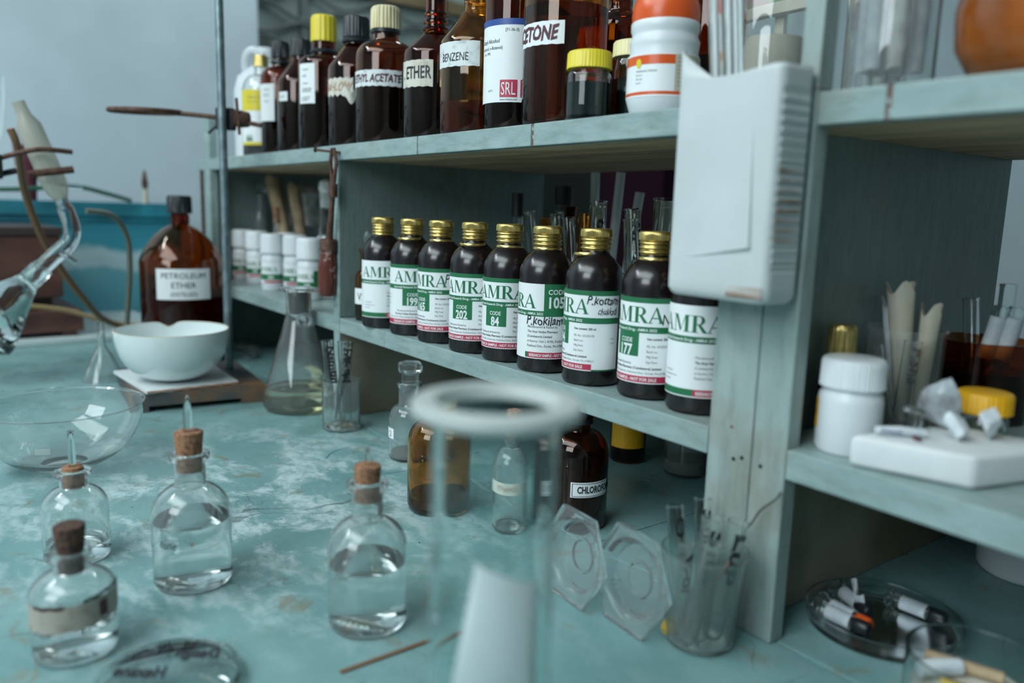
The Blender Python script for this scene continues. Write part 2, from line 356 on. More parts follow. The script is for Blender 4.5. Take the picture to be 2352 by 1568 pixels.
def serif(mb, txt, h, u, fmap_v, fmap, k=1.0):
    """serif capitals A M R, drawn as strokes with feet"""
    def q(*p): return list(p)
    G = {'A': (0.98, [q((0.02, 0), (0.10, 0), (0.50, 1.0), (0.44, 0.98)), q((0.40, 1.0), (0.52, 1.0), (0.92, 0), (0.70, 0)),
                q((0.19, 0.30), (0.72, 0.30), (0.72, 0.36), (0.21, 0.36)), q((0, 0), (0.26, 0), (0.26, 0.04), (0, 0.04)), q((0.60, 0), (0.98, 0), (0.98, 0.04), (0.60, 0.04))]),
         'M': (1.22, [q((0.13, 0), (0.19, 0), (0.19, 1.0), (0.13, 1.0)), q((0.13, 1.0), (0.34, 1.0), (0.64, 0.16), (0.56, 0.0)),
                q((0.56, 0.0), (0.62, 0.12), (0.94, 1.0), (0.88, 1.0)), q((0.88, 0), (1.09, 0), (1.09, 1.0), (0.88, 1.0)),
                q((0.02, 0), (0.30, 0), (0.30, 0.04), (0.02, 0.04)), q((0.78, 0), (1.20, 0), (1.20, 0.04), (0.78, 0.04)),
                q((0.0, 0.96), (0.3, 0.96), (0.3, 1.0), (0.0, 1.0)), q((0.9, 0.96), (1.20, 0.96), (1.20, 1.0), (0.9, 1.0))]),
         'R': (0.98, [q((0.13, 0), (0.34, 0), (0.34, 1.0), (0.13, 1.0)), q((0, 0), (0.46, 0), (0.46, 0.04), (0, 0.04)), q((0, 0.96), (0.3, 0.96), (0.3, 1.0), (0, 1.0)),
                q((0.40, 0.47), (0.60, 0.47), (0.96, 0.0), (0.72, 0.0)), q((0.80, 0), (1.0, 0), (1.0, 0.04), (0.80, 0.04))])}
    for ch in txt:
        adv, polys = G[ch]
        for p in polys:
            a, b_, c_, d_ = p; vs = []
            for i in range(7):
                for j in range(4):
                    s, t = i/6, j/3
                    x = (a[0]*(1-t)+b_[0]*t)*(1-s)+(d_[0]*(1-t)+c_[0]*t)*s; y = (a[1]*(1-t)+b_[1]*t)*(1-s)+(d_[1]*(1-t)+c_[1]*t)*s
                    vs.append(fmap(u+x*h*k, fmap_v+y*h))
            mb.add(vs, [(i*4+j, i*4+j+1, i*4+j+5, i*4+j+4) for i in range(6) for j in range(3)])
        if ch == 'R':
            n = 10; vs = []
            for i in range(n+1):
                a = PI/2-PI*i/n
                vs += [fmap(u+(0.48+0.33*math.cos(a))*h*k, fmap_v+(0.73+0.27*math.sin(a))*h), fmap(u+(0.48+0.13*math.cos(a))*h*k, fmap_v+(0.73+0.22*math.sin(a))*h)]
            mb.add(vs, [(2*i, 2*i+2, 2*i+3, 2*i+1) for i in range(n)])
            mb.add([fmap(u+x*h*k, fmap_v+y*h) for x, y in ((0.3, 0.46), (0.49, 0.46), (0.49, 0.51), (0.3, 0.51))], [(0, 1, 2, 3)])
            mb.add([fmap(u+x*h*k, fmap_v+y*h) for x, y in ((0.3, 0.95), (0.49, 0.95), (0.49, 1.0), (0.3, 1.0))], [(0, 1, 2, 3)])
        u += adv*h*k+0.02*h
    return u
def cylmap(R, phi, uc=0.0, z0=0.0, off=0.0, tilt=0.0):
    def f(u, v):
        a = phi+(u-uc)/R; return ((R+off)*math.cos(a), (R+off)*math.sin(a), z0+v+tilt*(u-uc))
    return f
def patch(mb, fm, u0, u1, v0, v1, n=None, wavy=0.0):
    n = n or max(2, int(abs(u1-u0)/0.003)); vs = []
    for i in range(n+1):
        u = u0+(u1-u0)*i/n; wv = wavy*math.sin(i*1.7)
        vs += [fm(u, v0+wv), fm(u, v1+wv*0.5)]
    mb.add(vs, [(2*i, 2*i+2, 2*i+3, 2*i+1) for i in range(n)], True); return mb
def label_part(parent, fm, u0, u1, v0, v1, m=None, wavy=0.0, name='label', desc=None):
    o = obj(name, patch(MB(), fm, u0, u1, v0, v1, wavy=wavy), m or m_paper, parent, recalc=False)
    if desc: o['label'] = desc
    return o

# ---- vessels
def arc(r0, z0, r1, z1, n=8, kind='round'):
    out = []
    for i in range(1, n+1):
        t = i/n*PI/2
        if kind == 'round': out.append((r1+(r0-r1)*math.cos(t), z0+(z1-z0)*math.sin(t)))
        else:
            s = i/n; e = 0.5-0.5*math.cos(PI*s); out.append((r0+(r1-r0)*(0.35*e+0.65*s), z0+(z1-z0)*(0.35*s+0.65*s)))
    return out
def outer_profile(r, zf, zn, zt, rn, rl=None, shoulder='round', lip=True, base=0.08):
    rl = rl or rn*1.22; p = [(0, 0.0015), (r*0.55, 0.0015), (r*0.86, 0), (r*0.95, r*base*0.4), (r, r*base*1.6)]
    p.append((r, zf*0.6))
    if shoulder == 'cone': p += [(r, zf-0.004), (r*0.985, zf+0.001)] + [(r*0.985+(rn-r*0.985)*s, zf+0.001+(zn-zf)*s) for s in (0.25, 0.5, 0.75, 0.93)]
    elif shoulder in ('mid', 'soft'):
        mw = 0.5 if shoulder == 'mid' else 0.72
        A_ = arc(r, zf, rn*1.05, zn-(zn-zf)*0.05, 10); Bq = [(r+(rn*1.05-r)*k/10, zf+(zn-zf)*0.95*k/10) for k in range(1, 11)]
        p.append((r, zf)); p += [((a[0]*mw+b[0]*(1-mw)), (a[1]*mw+b[1]*(1-mw))) for a, b in zip(A_, Bq)]
    else: p.append((r, zf)); p += arc(r, zf, rn*1.10, zn-(zn-zf)*0.12, 9)
    p += [(rn, zn)]
    if lip: p += [(rn, zt-0.0085), (rn*1.06, zt-0.0070), (rl*0.97, zt-0.0052), (rl, zt-0.0035), (rl, zt-0.0015), (rl*0.96, zt-0.0003), (rn*0.99, zt)]
    else: p += [(rn, zt)]
    return p
def shell_profile(p, t):
    inner = []
    for (r, z) in reversed(p):
        if r < 1e-6: inner.append((0, z+2.0*t)); continue
        inner.append((max(r-t, 0.0008), z if z > 3*t else z+2.0*t))
    zt = p[-1][1]; q = [(rr, zz) for rr, zz in inner if not (zz > zt-0.008 and rr > p[-1][0]-t)]
    q = [(p[-1][0]-t, zt)] + q
    # make monotone
    res = [q[0]]
    for rr, zz in q[1:]:
        if zz <= res[-1][1]: res.append((rr, zz))
    return p + res, res
def liquid_profile(inner, level, grow=0.0002):
    pts = sorted([(z, r) for r, z in inner]); out = [(0, pts[0][0]-grow)]
    for z, r in pts:
        if z <= level: out.append((r+grow if r > 0 else 0, z-grow if z < pts[0][0]+0.002 else z))
    # radius at level
    for (z0, r0), (z1, r1) in zip(pts, pts[1:]):
        if z0 <= level <= z1 and z1 > z0:
            out.append((r0+(r1-r0)*(level-z0)/(z1-z0)+grow, level)); break
    out.append((0, level)); return out
def vessel(parent, prof, t, m, level=None, lm=None, name='glass_body', n=44, liqname='liquid'):
    sp, inner = shell_profile(prof, t)
    b = obj(name, MB().lathe(sp, n), m, parent)
    if level: obj(liqname, MB().lathe(liquid_profile(inner, level), n), lm, parent)
    return b
def ribbed(amp, ribs, r0):
    return lambda r, z, a: r + (amp*(1 if math.cos(ribs*a) > 0 else -1) if r > r0*0.93 else 0)
def cap(parent, r, z0, z1, m, ribs=24, amp=0.0004, name='cap', skirt=None):
    p = [(0, z0+0.0005), (r, z0), (r*1.01, z0+(z1-z0)*0.08), (r, z0+(z1-z0)*0.1), (r*0.985, z1-(z1-z0)*0.14), (r*0.93, z1-(z1-z0)*0.03), (r*0.86, z1), (0, z1)]
    return obj(name, MB().lathe(p, max(96, ribs*4), mod=ribbed(amp, ribs, r)), m, parent)

# ============================================================ SETTING
ZU, ZL = 0.4246, 0.1608
structure('wall_left', MB().box(-3.12, -3.0, -3.2, 0.53, -0.85, 2.15), m_wall)
structure('wall_back', MB().box(-3.3, 2.4, 2.5, 2.6, -0.85, 2.15), m_wallback)
structure('wall_left_recess', MB().box(-3.35, -3.22, 0.53, 2.5, -0.85, 0.86), m_wall)
structure('wall_front', MB().box(-3.3, 2.4, -3.3, -3.2, -0.85, 2.15), m_wallback)
structure('wall_right', MB().box(2.4, 2.5, -3.3, 2.6, -0.85, 2.15), m_wallback)
structure('floor', MB().box(-3.4, 2.4, -3.2, 2.6, -0.9, -0.85), m_floor)
structure('ceiling', MB().box(-3.4, 2.4, -3.2, 2.6, 2.15, 2.2), m_ceil)
win = bpy.data.objects.new('window_1', None); C.objects.link(win); win['kind'] = 'structure'; win.location = (-3.22, 0, 0)
obj('pane', MB().box(-0.02, -0.012, 0.53, 2.5, 0.90, 2.15), m_frost, win)
obj('window_sill', MB().box(-0.03, 0.10, 0.53, 2.5, 0.86, 0.90, 0.004), m_sill, win)
obj('window_frame', MB().box(-0.03, 0.03, 0.53, 2.5, 1.19, 1.245, 0.003), m_sill, win)
obj('window_bar', MB().box(-0.01, 0.03, 1.40, 1.45, 0.90, 1.60, 0.003), m_pink, win)
obj('window_bar', MB().box(-0.01, 0.012, 0.78, 0.812, 0.90, 2.1, 0.003), m_grille, win)
for j, z0 in enumerate((0.955, 1.02, 1.085, 1.15)):
    pts = [(0.016, 0.53+i*0.03, z0+0.026*math.sin(i*0.03/0.34*2*PI+(PI if j % 2 else 0))) for i in range(66)]
    obj('grille_wire', MB().tube(pts, 0.0085, 6), m_grille, win)

# the workbench: a slab of painted boards with real joints
wb = thing('workbench', 'long teal painted workbench with worn scratched paint', 'workbench', (0, 0, 0))
def board(x0, x1, y0, y1, z=-0.0005):
    return obj('board', MB().box(x0, x1, y0, y1, -0.035, z, 0.0012), m_bench, wb, recalc=False)
board(-2.95, 1.2, -0.93, 0.0085); board(-2.95, -0.5683, 0.0105, 0.55); board(-0.5665, 1.2, 0.0105, 0.55)
obj('bench_carcass', MB().box(-2.92, 1.18, -0.90, 0.53, -0.85, -0.036), m_lowside, wb)

# ============================================================ SHELF UNIT
su = thing('shelf_unit', 'open pale teal painted wooden shelf unit standing on the bench', 'shelf', (0, 0, 0))
DEP = 0.40
def upright(x0, x1, z1, y0=0.0, m=m_upright, y1=DEP, z0=0.0): return obj('upright', MB().box(x0, x1, y0, y1, z0, z1, 0.0012), m, su)
upright(-1.868, -1.846, 0.402, 0.002, m_inner_shade); obj('end_batten', MB().box(-1.846, -1.806, -0.001, 0.016, 0.0, 0.402, 0.001), m_shelf, su)
obj('end_batten', MB().box(-1.86, -1.82, 0.004, 0.02, ZU+0.0002, 0.512, 0.001), m_shelf, su)
obj('edge_strip', MB().box(-1.873, -1.8685, -0.003, 0.014, 0.001, 0.402, 0.0005), m_rust, su)['label'] = 'rust-brown strip along the left end'
upright(-1.168, -1.150, 0.402, 0.003, m_inner_shade, z0=ZL+0.0002); upright(-1.168, -1.150, 0.1378, 0.003, m_lowside)
obj('edge_strip', MB().box(-1.1695, -1.1495, -0.0005, 0.003, 0.001, 0.402, 0.0008), m_shelf, su)
# main post: two boards side by side with a split between them, plus divider behind
obj('post_board', MB().box(-0.4185, -0.3755, 0.0, 0.0165, 0.0, ZU+0.002, 0.0014), m_upright, su)
obj('post_board', MB().box(-0.3745, -0.3435, 0.0, 0.0165, 0.0, ZU+0.002, 0.0014), m_upright, su)
obj('post_top', MB().box(-0.3600, -0.3440, 0.0, 0.018, ZU+0.0022, 0.76, 0.001), m_upright, su)
upright(-0.392, -0.3725, 0.402, 0.0168, m_inner_shade, z0=ZL+0.0002); upright(-0.392, -0.3725, 0.1378, 0.0168, m_lowside)
for (x, z) in ((-0.3915, 0.1405), (-0.3835, 0.1435), (-0.3655, 0.1415), (-0.3955, 0.1660)):
    obj('nail_hole', MB().lathe([(0, 0.0002), (0.0018, 0.0001), (0.0016, -0.0005), (0, -0.0005)], 12), m_crack if x < -0.394 else m_rubber, su, (x, -0.0002, z), (PI/2, 0, 0))
upright(0.37, 0.39, 0.402, 0.003, m_inner_shade)
# shelf boards: top boards and front edge strips with joints
for (x0, x1) in ((-1.846, -1.168), (-1.150, -0.392), (-0.3725, 0.37)):
    obj('lower_shelf_board', MB().box(x0, x1, 0.014, DEP, 0.1400, ZL-0.0006, 0.0006), m_shelf, su)
for (x0, x1) in ((-1.846, -1.1700), (-1.149, -1.0005), (-0.9998, -0.4190), (-0.3430, 0.37)):
    obj('lower_edge_strip', MB().box(x0, x1, 0.0, 0.0138, 0.1375, ZL, 0.0012), m_shelf, su)
for (x0, x1) in ((-1.905, -0.3820), (-0.3815, 0.39)):
    obj('upper_shelf_board', MB().box(x0, x1, 0.0170, DEP, 0.4025, ZU-0.0006, 0.0006), m_shelf, su)
for (x0, x1) in ((-1.905, -1.4205), (-1.4195, -0.9130), (-0.9105, -0.6760), (-0.6715, -0.4190), (-0.3430, -0.293), (-0.2890, 0.39)):
    obj('upper_edge_strip', MB().box(x0, x1, 0.0, 0.0168, 0.4015, ZU-0.0003, 0.0012), m_shelf, su)
for x0, x1 in ((-0.9128, -0.9107), (-0.6758, -0.6717), (-0.2928, -0.2892)):
    obj('joint_filler', MB().box(x0, x1, 0.0012, 0.0168, 0.4018, ZU-0.0006, 0.0003), m_crack, su)['label'] = 'rust-brown crack between edge strips'
obj('shelf_underside', MB().box(-1.845, -0.3820, 0.0170, DEP-0.001, 0.4016, 0.4024), m_bare, su)['label'] = 'bare brown underside of upper shelf'
obj('shelf_underside', MB().box(-0.3815, 0.37, 0.0170, DEP-0.001, 0.4016, 0.4024), m_bare, su)
obj('back_panel', MB().box(-1.86, 0.38, DEP, DEP+0.012, 0.0, 0.158, 0.001), m_lowside, su)

# things beyond the shelf
cb = thing('far_cabinet', 'purple cabinet door with an added dark backdrop board far behind the medicine bottles', 'cabinet', (-1.9, 1.2, -0.849))
obj('dark_backdrop_board', MB().box(-0.55, 0.03, 0.0, 0.45, 0.0, 1.47, 0.003), m_backdrop_dark, cb); obj('cabinet_door', MB().box(0.035, 0.295, 0.0, 0.45, 0.0, 1.47, 0.003), m_purple, cb)  # near-black board added so the gap left of the purple door stays dark

# ============================================================ MEDICINE BOTTLES ON THE LOWER SHELF
BR, BH = 0.0300, 0.1580
AM = [(-1.0465, 0.0218), (-0.9695, 0.0268), (-0.8973, 0.0291), (-0.817, 0.0279), (-0.7517, 0.0329), (-0.6817, 0.0328), (-0.6064, 0.0353), (-0.5326, 0.0441), (-0.4678, 0.0426)]
UC = [0.033, 0.025, 0.054, 0.0410, 0.0410, 0.0, 0.0665, 0.0500, 0.0430]
VAR = 'BAAAACAAB'; CODE = ['', '199', '165', '202', '84', '105', '194', '177', '']
HAND = {2: ('P.', 0.0585, 0.0), 6: None, 7: None}
AL = [
 'gold-capped medicine bottle nearest the divider, white label top without code',
 'gold-capped medicine bottle with code 199 on a green block, second from the divider',
 'gold-capped medicine bottle with code 165 and handwritten P on its label',
 'fourth gold-capped medicine bottle from the divider, code 202, cap ring torn crooked',
 'gold-capped medicine bottle with two-digit code 84, fifth from the divider',
 'gold-capped medicine bottle with handwriting P. kokila across the white label',
 'gold-capped medicine bottle with P. kottam chukkadi handwritten at the top of its label',
 'gold-capped medicine bottle with code 177 and handwritten N, second from the post',
 'gold-capped medicine bottle partly behind the hanging white jug and post']
body_prof = [(0, 0.002), (0.018, 0.0015), (0.026, 0.0), (0.0288, 0.0012), (0.0300, 0.0045), (0.0300, 0.060), (0.0300, 0.104), (0.0297, 0.109), (0.0286, 0.1140), (0.0262, 0.1195),
             (0.0228, 0.1245), (0.0190, 0.1285), (0.0160, 0.1310), (0.0142, 0.1335), (0.0136, 0.136), (0.0134, 0.150), (0, 0.150)]
body_me = None; cap_me = None; ring_me = None
for i, (x, y) in enumerate(AM):
    b = thing('medicine_bottle', AL[i], 'bottle', (x, y, ZL+0.0003), 0, 'gold-capped medicine bottles in a row on the lower shelf')
    phi = toward_cam((x, y)); z0 = 0.0158; fm = cylmap(BR, phi, UC[i], z0, 0.00018); fi = cylmap(BR, phi, UC[i], z0, 0.00032); ft = cylmap(BR, phi, UC[i], z0, 0.00046)
    if body_me is None:
        bo = obj('bottle_body', MB().lathe(body_prof, 64), m_syrup, b); body_me = bo.data
        # ribbed roll-on cap: knurled band on top, then thread rings
        pr = [(0, 0.1362), (0.0147, 0.1362)]
        for zc in (0.1385, 0.1428, 0.1470): pr += [(0.0143, zc-0.0019), (0.0154, zc-0.0010), (0.0159, zc-0.0001), (0.0156, zc+0.0008), (0.0144, zc+0.0018)]
        pr += [(0.0146, 0.1491), (0.0159, 0.1500), (0.0159, 0.1545), (0.0157, 0.1566), (0.0150, 0.1578), (0.0138, 0.1582), (0.0130, 0.1574), (0, 0.1574)]
        kn = lambda r, z, a: r+(0.00022*math.cos(60*a) if 0.1499 < z < 0.1567 else 0)
        co = obj('cap', MB().lathe(pr, 240, mod=kn), m_gold, b); cap_me = co.data
        rp = [(0.0140, 0.1312), (0.0150, 0.1310), (0.0159, 0.1318), (0.0159, 0.1332), (0.0150, 0.1344), (0.0140, 0.1342), (0.0140, 0.1312)]
        ro = obj('tamper_ring', MB().lathe(rp, 64), m_gold, b); ring_me = ro.data
    else:
        obj('bottle_body', body_me, m_syrup, b); co = obj('cap', cap_me, m_gold, b); ro = obj('tamper_ring', ring_me, m_gold, b)
    if i == 0: ro.location = (0, 0, 0.0016)
    elif i in (1, 3): ro.rotation_euler = (math.radians(4*math.cos(phi)), math.radians(3.0), 0)
    elif i in (2, 4, 7): ro.location = (0, 0, -0.0006)
    elif i == 6: ro.rotation_euler = (0.03, -0.04, 0)
    elif i == 5: ro.location = (0, 0, 0.0010)
    co.rotation_euler = (0, 0, i*0.7)
    v = VAR[i]; H = 0.0812
    lab = label_part(b, fm, -0.048, 0.0965, 0, H)
    bands = []; K = MB(); K2 = MB(); W = MB(); HW = MB(); TW = MB(); NC = MB(); RW = MB(); Rr = MB(); BG = MB()
    y_ = lambda zz: H-zz       # distance from the label's top
    if v == 'A':
        bands.append(('top_band', patch(MB(), fi, -0.048, 0.0965, y_(0.0048), H))); bands.append(('code_block', patch(MB(), fi, 0.012, 0.0395, y_(0.0555), y_(0.033))))
        text(W, 'CODE', 0.0043, 0.0258, y_(0.0425), ft, align='C', bold=0.015); text(W, CODE[i], 0.0100, 0.0258, y_(0.0545), ft, align='C', bold=0.03, squeeze=0.75)
        patch(Rr, fi, -0.025, 0.067, y_(0.0802), y_(0.0742)); bands.append(('bottom_line', patch(MB(), fi, 0.067, 0.0965, H-0.0812, H-0.0797)))
        serif(BG, 'AMRA', 0.0150, -0.001, y_(0.0235), fi, 1.0)
        for q_, s_ in enumerate(('Net content: 200 ml', 'ML No: 33/25D/78', 'Batch no.:', 'Mfg Date:', 'Exp Date:')):
            text(NC if q_ == 0 else K2, s_, 0.0023, 0.0475, y_(0.0395+0.0050*q_+(0.002 if q_ else 0)), fi, bold=0.02 if q_ == 0 else 0)
        text(K, 'Manufactured & Packed by', 0.0022, 0.004, y_(0.0635), fi); text(K, 'The Arya Vaidya Pharmacy (Coimbatore) Limited', 0.0023, 0.0, y_(0.0677), fi, width=0.062, bold=0.02)
        text(K2, 'at factory: Unit I, 4/186, Kanjikode, Palakkad Dist., Kerala. Pin-678621.', 0.0020, -0.014, y_(0.0720), fi, width=0.084)
        text(RW, 'RESEARCH SAMPLE - NOT FOR SALE', 0.0030, -0.002, y_(0.0788), ft, width=0.060, bold=0.025)
        for q_, s_ in enumerate(('to be used', 'under advice', 'store in a', 'cool place')): text(K2, s_, 0.0017, -0.018, y_(0.042+0.004*q_), fi)
    elif v == 'B':
        serif(BG, 'AMRA', 0.0150, -0.001, y_(0.0235), fi, 1.0)
        bands.append(('bottom_band', patch(MB(), fi, -0.048, 0.038, y_(0.0802), y_(0.0740)))); patch(Rr, fi, 0.038, 0.0965, y_(0.0802), y_(0.0740))
        text(RW, 'RESEARCH SAMPLE - NOT FOR SALE', 0.0030, 0.0405, y_(0.0788), ft, width=0.052, bold=0.025)
        for q_, s_ in enumerate(('Manufactured & Packed by', 'The Arya Vaidya Pharmacy', '(Coimbatore) Limited', 'at factory: Unit I, 4/186,', 'Palakkad Dist., Kerala')):
            text(K if q_ == 1 else K2, s_, 0.0024, 0.0385, y_(0.0465+0.0046*q_), fi, bold=0.02 if q_ == 1 else 0)
        for q_ in range(3): text(K2, ('for clinical use', 'keep away from sun', 'shake well')[q_], 0.0018, 0.004, y_(0.0600+0.0040*q_), fi)
    else:
        serif(BG, 'AMRA', 0.0150, -0.0735, y_(0.0265), fi, 1.0)
        bands.append(('code_block', patch(MB(), fi, -0.0015, 0.030, y_(0.029), H)))
        text(W, 'CODE', 0.0052, 0.0130, y_(0.0110), ft, align='C', bold=0.02, squeeze=1.0); text(W, '105', 0.0115, 0.0130, y_(0.0255), ft, align='C', bold=0.03)
        bands.append(('bottom_band', patch(MB(), fi, -0.022, -0.0185, y_(0.0802), y_(0.0742)))); patch(Rr, fi, -0.0185, 0.0965, y_(0.0802), y_(0.0742))
        text(RW, 'RESEARCH SAMPLE - NOT FOR SALE', 0.0030, -0.0165, y_(0.0788), ft, width=0.048, bold=0.025)
        for q_, s_ in enumerate(('Manufactured & Packed by', 'The Arya Vaidya Pharmacy', '(Coimbatore) Limited', 'at factory: Unit I, 4/186, Kanjikode,', 'Palakkad Dist., Kerala. Pin-678621')):
            text(K if q_ in (1, 2) else K2, s_, 0.0026, -0.0195, y_(0.0475+0.0052*q_), fi, bold=0.01)
    bt = 0.0270 if v != 'C' else 0.0290
    bands.append(('title_band', patch(MB(), fi, -0.048, 0.0965, y_(bt+0.0060), y_(bt))))
    for bn_, bm_ in bands: obj(bn_, bm_, m_green, lab, recalc=False)
    text(TW, 'Ayurveda Research Drug - AMRA 2022', 0.0026, -0.002 if v != 'C' else -0.060, y_(bt+0.0044), ft, width=0.058, bold=0.02)
    if i == 2: text(HW, 'P.', 0.0125, 0.0595, y_(0.0190), ft, shear=0.15, squeeze=0.7)
    if i == 5: text(HW, 'P.kokilam', 0.0095, -0.0210, y_(0.0440), ft, shear=0.12, bold=0.012, squeeze=0.8, jit=0.0009)
    if i == 6:
        text(HW, 'P.kottam', 0.0085, 0.0600, y_(0.0135), ft, shear=0.2, bold=0.012, squeeze=0.80, jit=0.0007)
        text(HW, 'chukkadi', 0.0070, 0.0710, y_(0.0238), ft, shear=0.25, bold=0.005, squeeze=0.62, jit=0.0006)
        for dx in (0, 0.0075): text(K2, '10-202', 0.0016, 0.086, y_(0.049+dx*0.6), fi)
    if i == 7: text(HW, 'N', 0.0105, 0.0605, y_(0.0250), ft, bold=0.0, shear=0.1, squeeze=0.8)
    for nm, mb_, m_ in (('red_band', Rr, m_red), ('brand_lettering', BG, m_green), ('white_lettering', W, m_white_ink), ('black_lettering', K, m_ink), ('handwriting', HW, m_ink), ('content_lettering', NC, m_ink), ('red_band_lettering', RW, m_white_ink), ('title_lettering', TW, m_white_ink), ('fine_print', K2, m_grey_ink)):
        if mb_.f: obj(nm, mb_, m_, lab, recalc=False)

# ============================================================ UPPER SHELF BOTTLES
def std_bottle(key, label, dims, r, zf, zn, zt, rn, m, level=None, lm=None, shoulder='round', lip=False, t=0.0022, group=None, cat='bottle', z=ZU, name='amber_bottle', base=0.08):
    x, y = dims; b = thing(name, label, cat, (x, y, z), 0, group)
    vessel(b, outer_profile(r, zf, zn, zt, rn, shoulder=shoulder, lip=lip, base=base), t, m, level, lm, n=56)
    return b, toward_cam((x, y))
UG = 'bottles standing along the upper shelf'
b, ph = std_bottle('U1', 'clear gold-capped bottle with yellow and white label at the left end of the upper shelf', (-1.6335, 0.055), 0.0375, 0.125, 0.166, 0.176, 0.0125, m_clear, 0.045, m_blackliq, group=UG, name='clear_bottle')
cap(b, 0.0145, 0.178-0.002, 0.198, m_gold, 40, 0.0002)
f = cylmap(0.0375, ph, 0, 0, 0.0003); l = label_part(b, f, -0.050, 0.050, 0.022, 0.128); f2 = cylmap(0.0375, ph, 0, 0, 0.0005); f3 = cylmap(0.0375, ph, 0, 0, 0.0007)
obj('yellow_band', patch(MB(), f2, -0.050, 0.050, 0.088, 0.128), m_yellow, l, recalc=False); obj('yellow_band', patch(MB(), f2, -0.05, 0.05, 0.022, 0.028), m_yellow, l, recalc=False)
q = MB(); text(q, 'Herbal hair oil', 0.004, -0.03, 0.112, f3); text(q, 'with extracts of', 0.003, -0.03, 0.104, f3)
for k in range(6): text(q, 'for external use only', 0.0018, -0.006, 0.078-k*0.005, f3)
obj('fine_print', q, m_grey_ink, l, recalc=False)
q = MB()
for k in range(5): q.add([f3(-0.034+k*0.003, 0.030), f3(-0.031+k*0.003, 0.030), f3(-0.034+k*0.0035, 0.043+0.003*(k % 2))], [(0, 1, 2)])
obj('leaf_print', q, m_green, l, recalc=False)

def blackcap_bottle(name_label, xy, r, zf, zn, zt, rn, capr, capz, m=m_amber_dk, level=0.09, lm=m_blackliq, shoulder='cone', capm=m_blackcap, ribs=26, collar=True):
    b, ph = std_bottle('', name_label, xy, r, zf, zn, zt, rn, m, level, lm, shoulder=shoulder, group=UG)
    cap(b, capr, capz[0], capz[1], capm, ribs, 0.0005)
    if collar: obj('collar', MB().lathe([(rn, zn+0.002), (capr*1.08, zn+0.003), (capr*1.10, zn+0.006), (capr*1.0, zn+0.009), (rn, zn+0.009)], 48), m_blackcap, b)
    return b, ph
b, ph = blackcap_bottle('amber bottle with black cap and printed white label, next right of the gold-capped clear bottle', (-1.5401, 0.060), 0.0375, 0.140, 0.168, 0.185, 0.0150, 0.0165, (0.181, 0.212), shoulder='round')
l = label_part(b, cylmap(0.0375, ph, 0, 0, 0.0003), -0.056, -0.0125, 0.062, 0.130); q = MB(); f2 = cylmap(0.0375, ph, 0, 0, 0.0006)
for k, s in enumerate(('Standard', 'BaCl2', 'Solution')): text(q, s, 0.0045 if k == 1 else 0.0032, -0.036, 0.118-k*0.0105, f2)
obj('black_lettering', q, m_grey_ink, l, recalc=False)
b, ph = blackcap_bottle('amber bottle with sloping shoulders, black cap and one small framed label', (-1.4432, 0.062), 0.0430, 0.127, 0.165, 0.178, 0.0150, 0.0175, (0.172, 0.203), collar=False)
l = label_part(b, cylmap(0.043, ph, 0, 0, 0.0003), -0.0475, -0.026, 0.090, 0.106); q = MB(); f2 = cylmap(0.043, ph, 0, 0, 0.0006)
text(q, 'ACID', 0.0045, -0.044, 0.0955, f2); obj('black_lettering', q, m_grey_ink, l, recalc=False)
b, ph = blackcap_bottle('amber bottle with bright yellow cap on black collar and tall white label', (-1.3254, 0.055), 0.0430, 0.142, 0.158, 0.178, 0.0200, 0.0212, (0.1795, 0.2215), capm=m_yellow, ribs=16, shoulder='round')
l = label_part(b, cylmap(0.043, ph, 0, 0, 0.0003), -0.050, -0.0155, 0.075, 0.139); q = MB(); f2 = cylmap(0.043, ph, 0, 0, 0.0006)
for k, s in enumerate(('Standard', 'HCl', 'Solution')): text(q, s, 0.0042 if k == 1 else 0.003, -0.040, 0.128-k*0.011, f2)
obj('black_lettering', q, m_ink, l, recalc=False); q = MB(); text(q, 'XXXX', 0.007, -0.043, 0.093, f2, squeeze=0.7, shear=0.4); text(q, '11/3/17', 0.0075, -0.043, 0.079, f2, squeeze=0.55, shear=0.2)
obj('black_lettering', q, m_ink, l, recalc=False)
b, ph = blackcap_bottle('amber bottle with black cap and a torn brown-stained label half peeled off', (-1.2120, 0.060), 0.0440, 0.124, 0.160, 0.178, 0.0165, 0.0205, (0.170, 0.2025), m=m_amber_dk)
l = label_part(b, cylmap(0.044, ph, 0, 0, 0.0004), -0.062, -0.0050, 0.078, 0.104, m_paper_old, wavy=0.0022); q = MB(); f2 = cylmap(0.044, ph, 0, 0, 0.0008)
text(q, 'TRAHLOW', 0.013, -0.007, 0.085, f2, align='R', shear=0.2, bold=0.01, jit=0.0015, squeeze=0.7); obj('faded_lettering', q, m_rust_ink, l, recalc=False)
q = MB(); n = 8; fl = cylmap(0.044, ph, 0, 0, 0.002)
q.add([cylmap(0.044, ph, 0, 0, 0.0008+0.006*math.sin(PI*k/n)*(j))(-0.018+0.026*k/n, 0.070+0.016*j+0.006*math.cos(k)) for k in range(n+1) for j in (0, 1)], [(2*k, 2*k+2, 2*k+3, 2*k+1) for k in range(n)], True)
obj('peeling_corner', q, m_paper_old, l, recalc=False)
b, ph = std_bottle('', 'wide amber bottle with cream ribbed cap, handwritten label ETHYL ACETATE', (-1.1071, 0.057), 0.0440, 0.124, 0.152, 0.170, 0.0195, m_amber, 0.100, m_blackliq, group=UG)
cap(b, 0.0215, 0.166, 0.198, m_cream, 26, 0.0009); obj('collar', MB().lathe([(0.0195, 0.160), (0.0215, 0.161), (0.0215, 0.1655), (0.0195, 0.1655)], 48), m_blackcap, b)
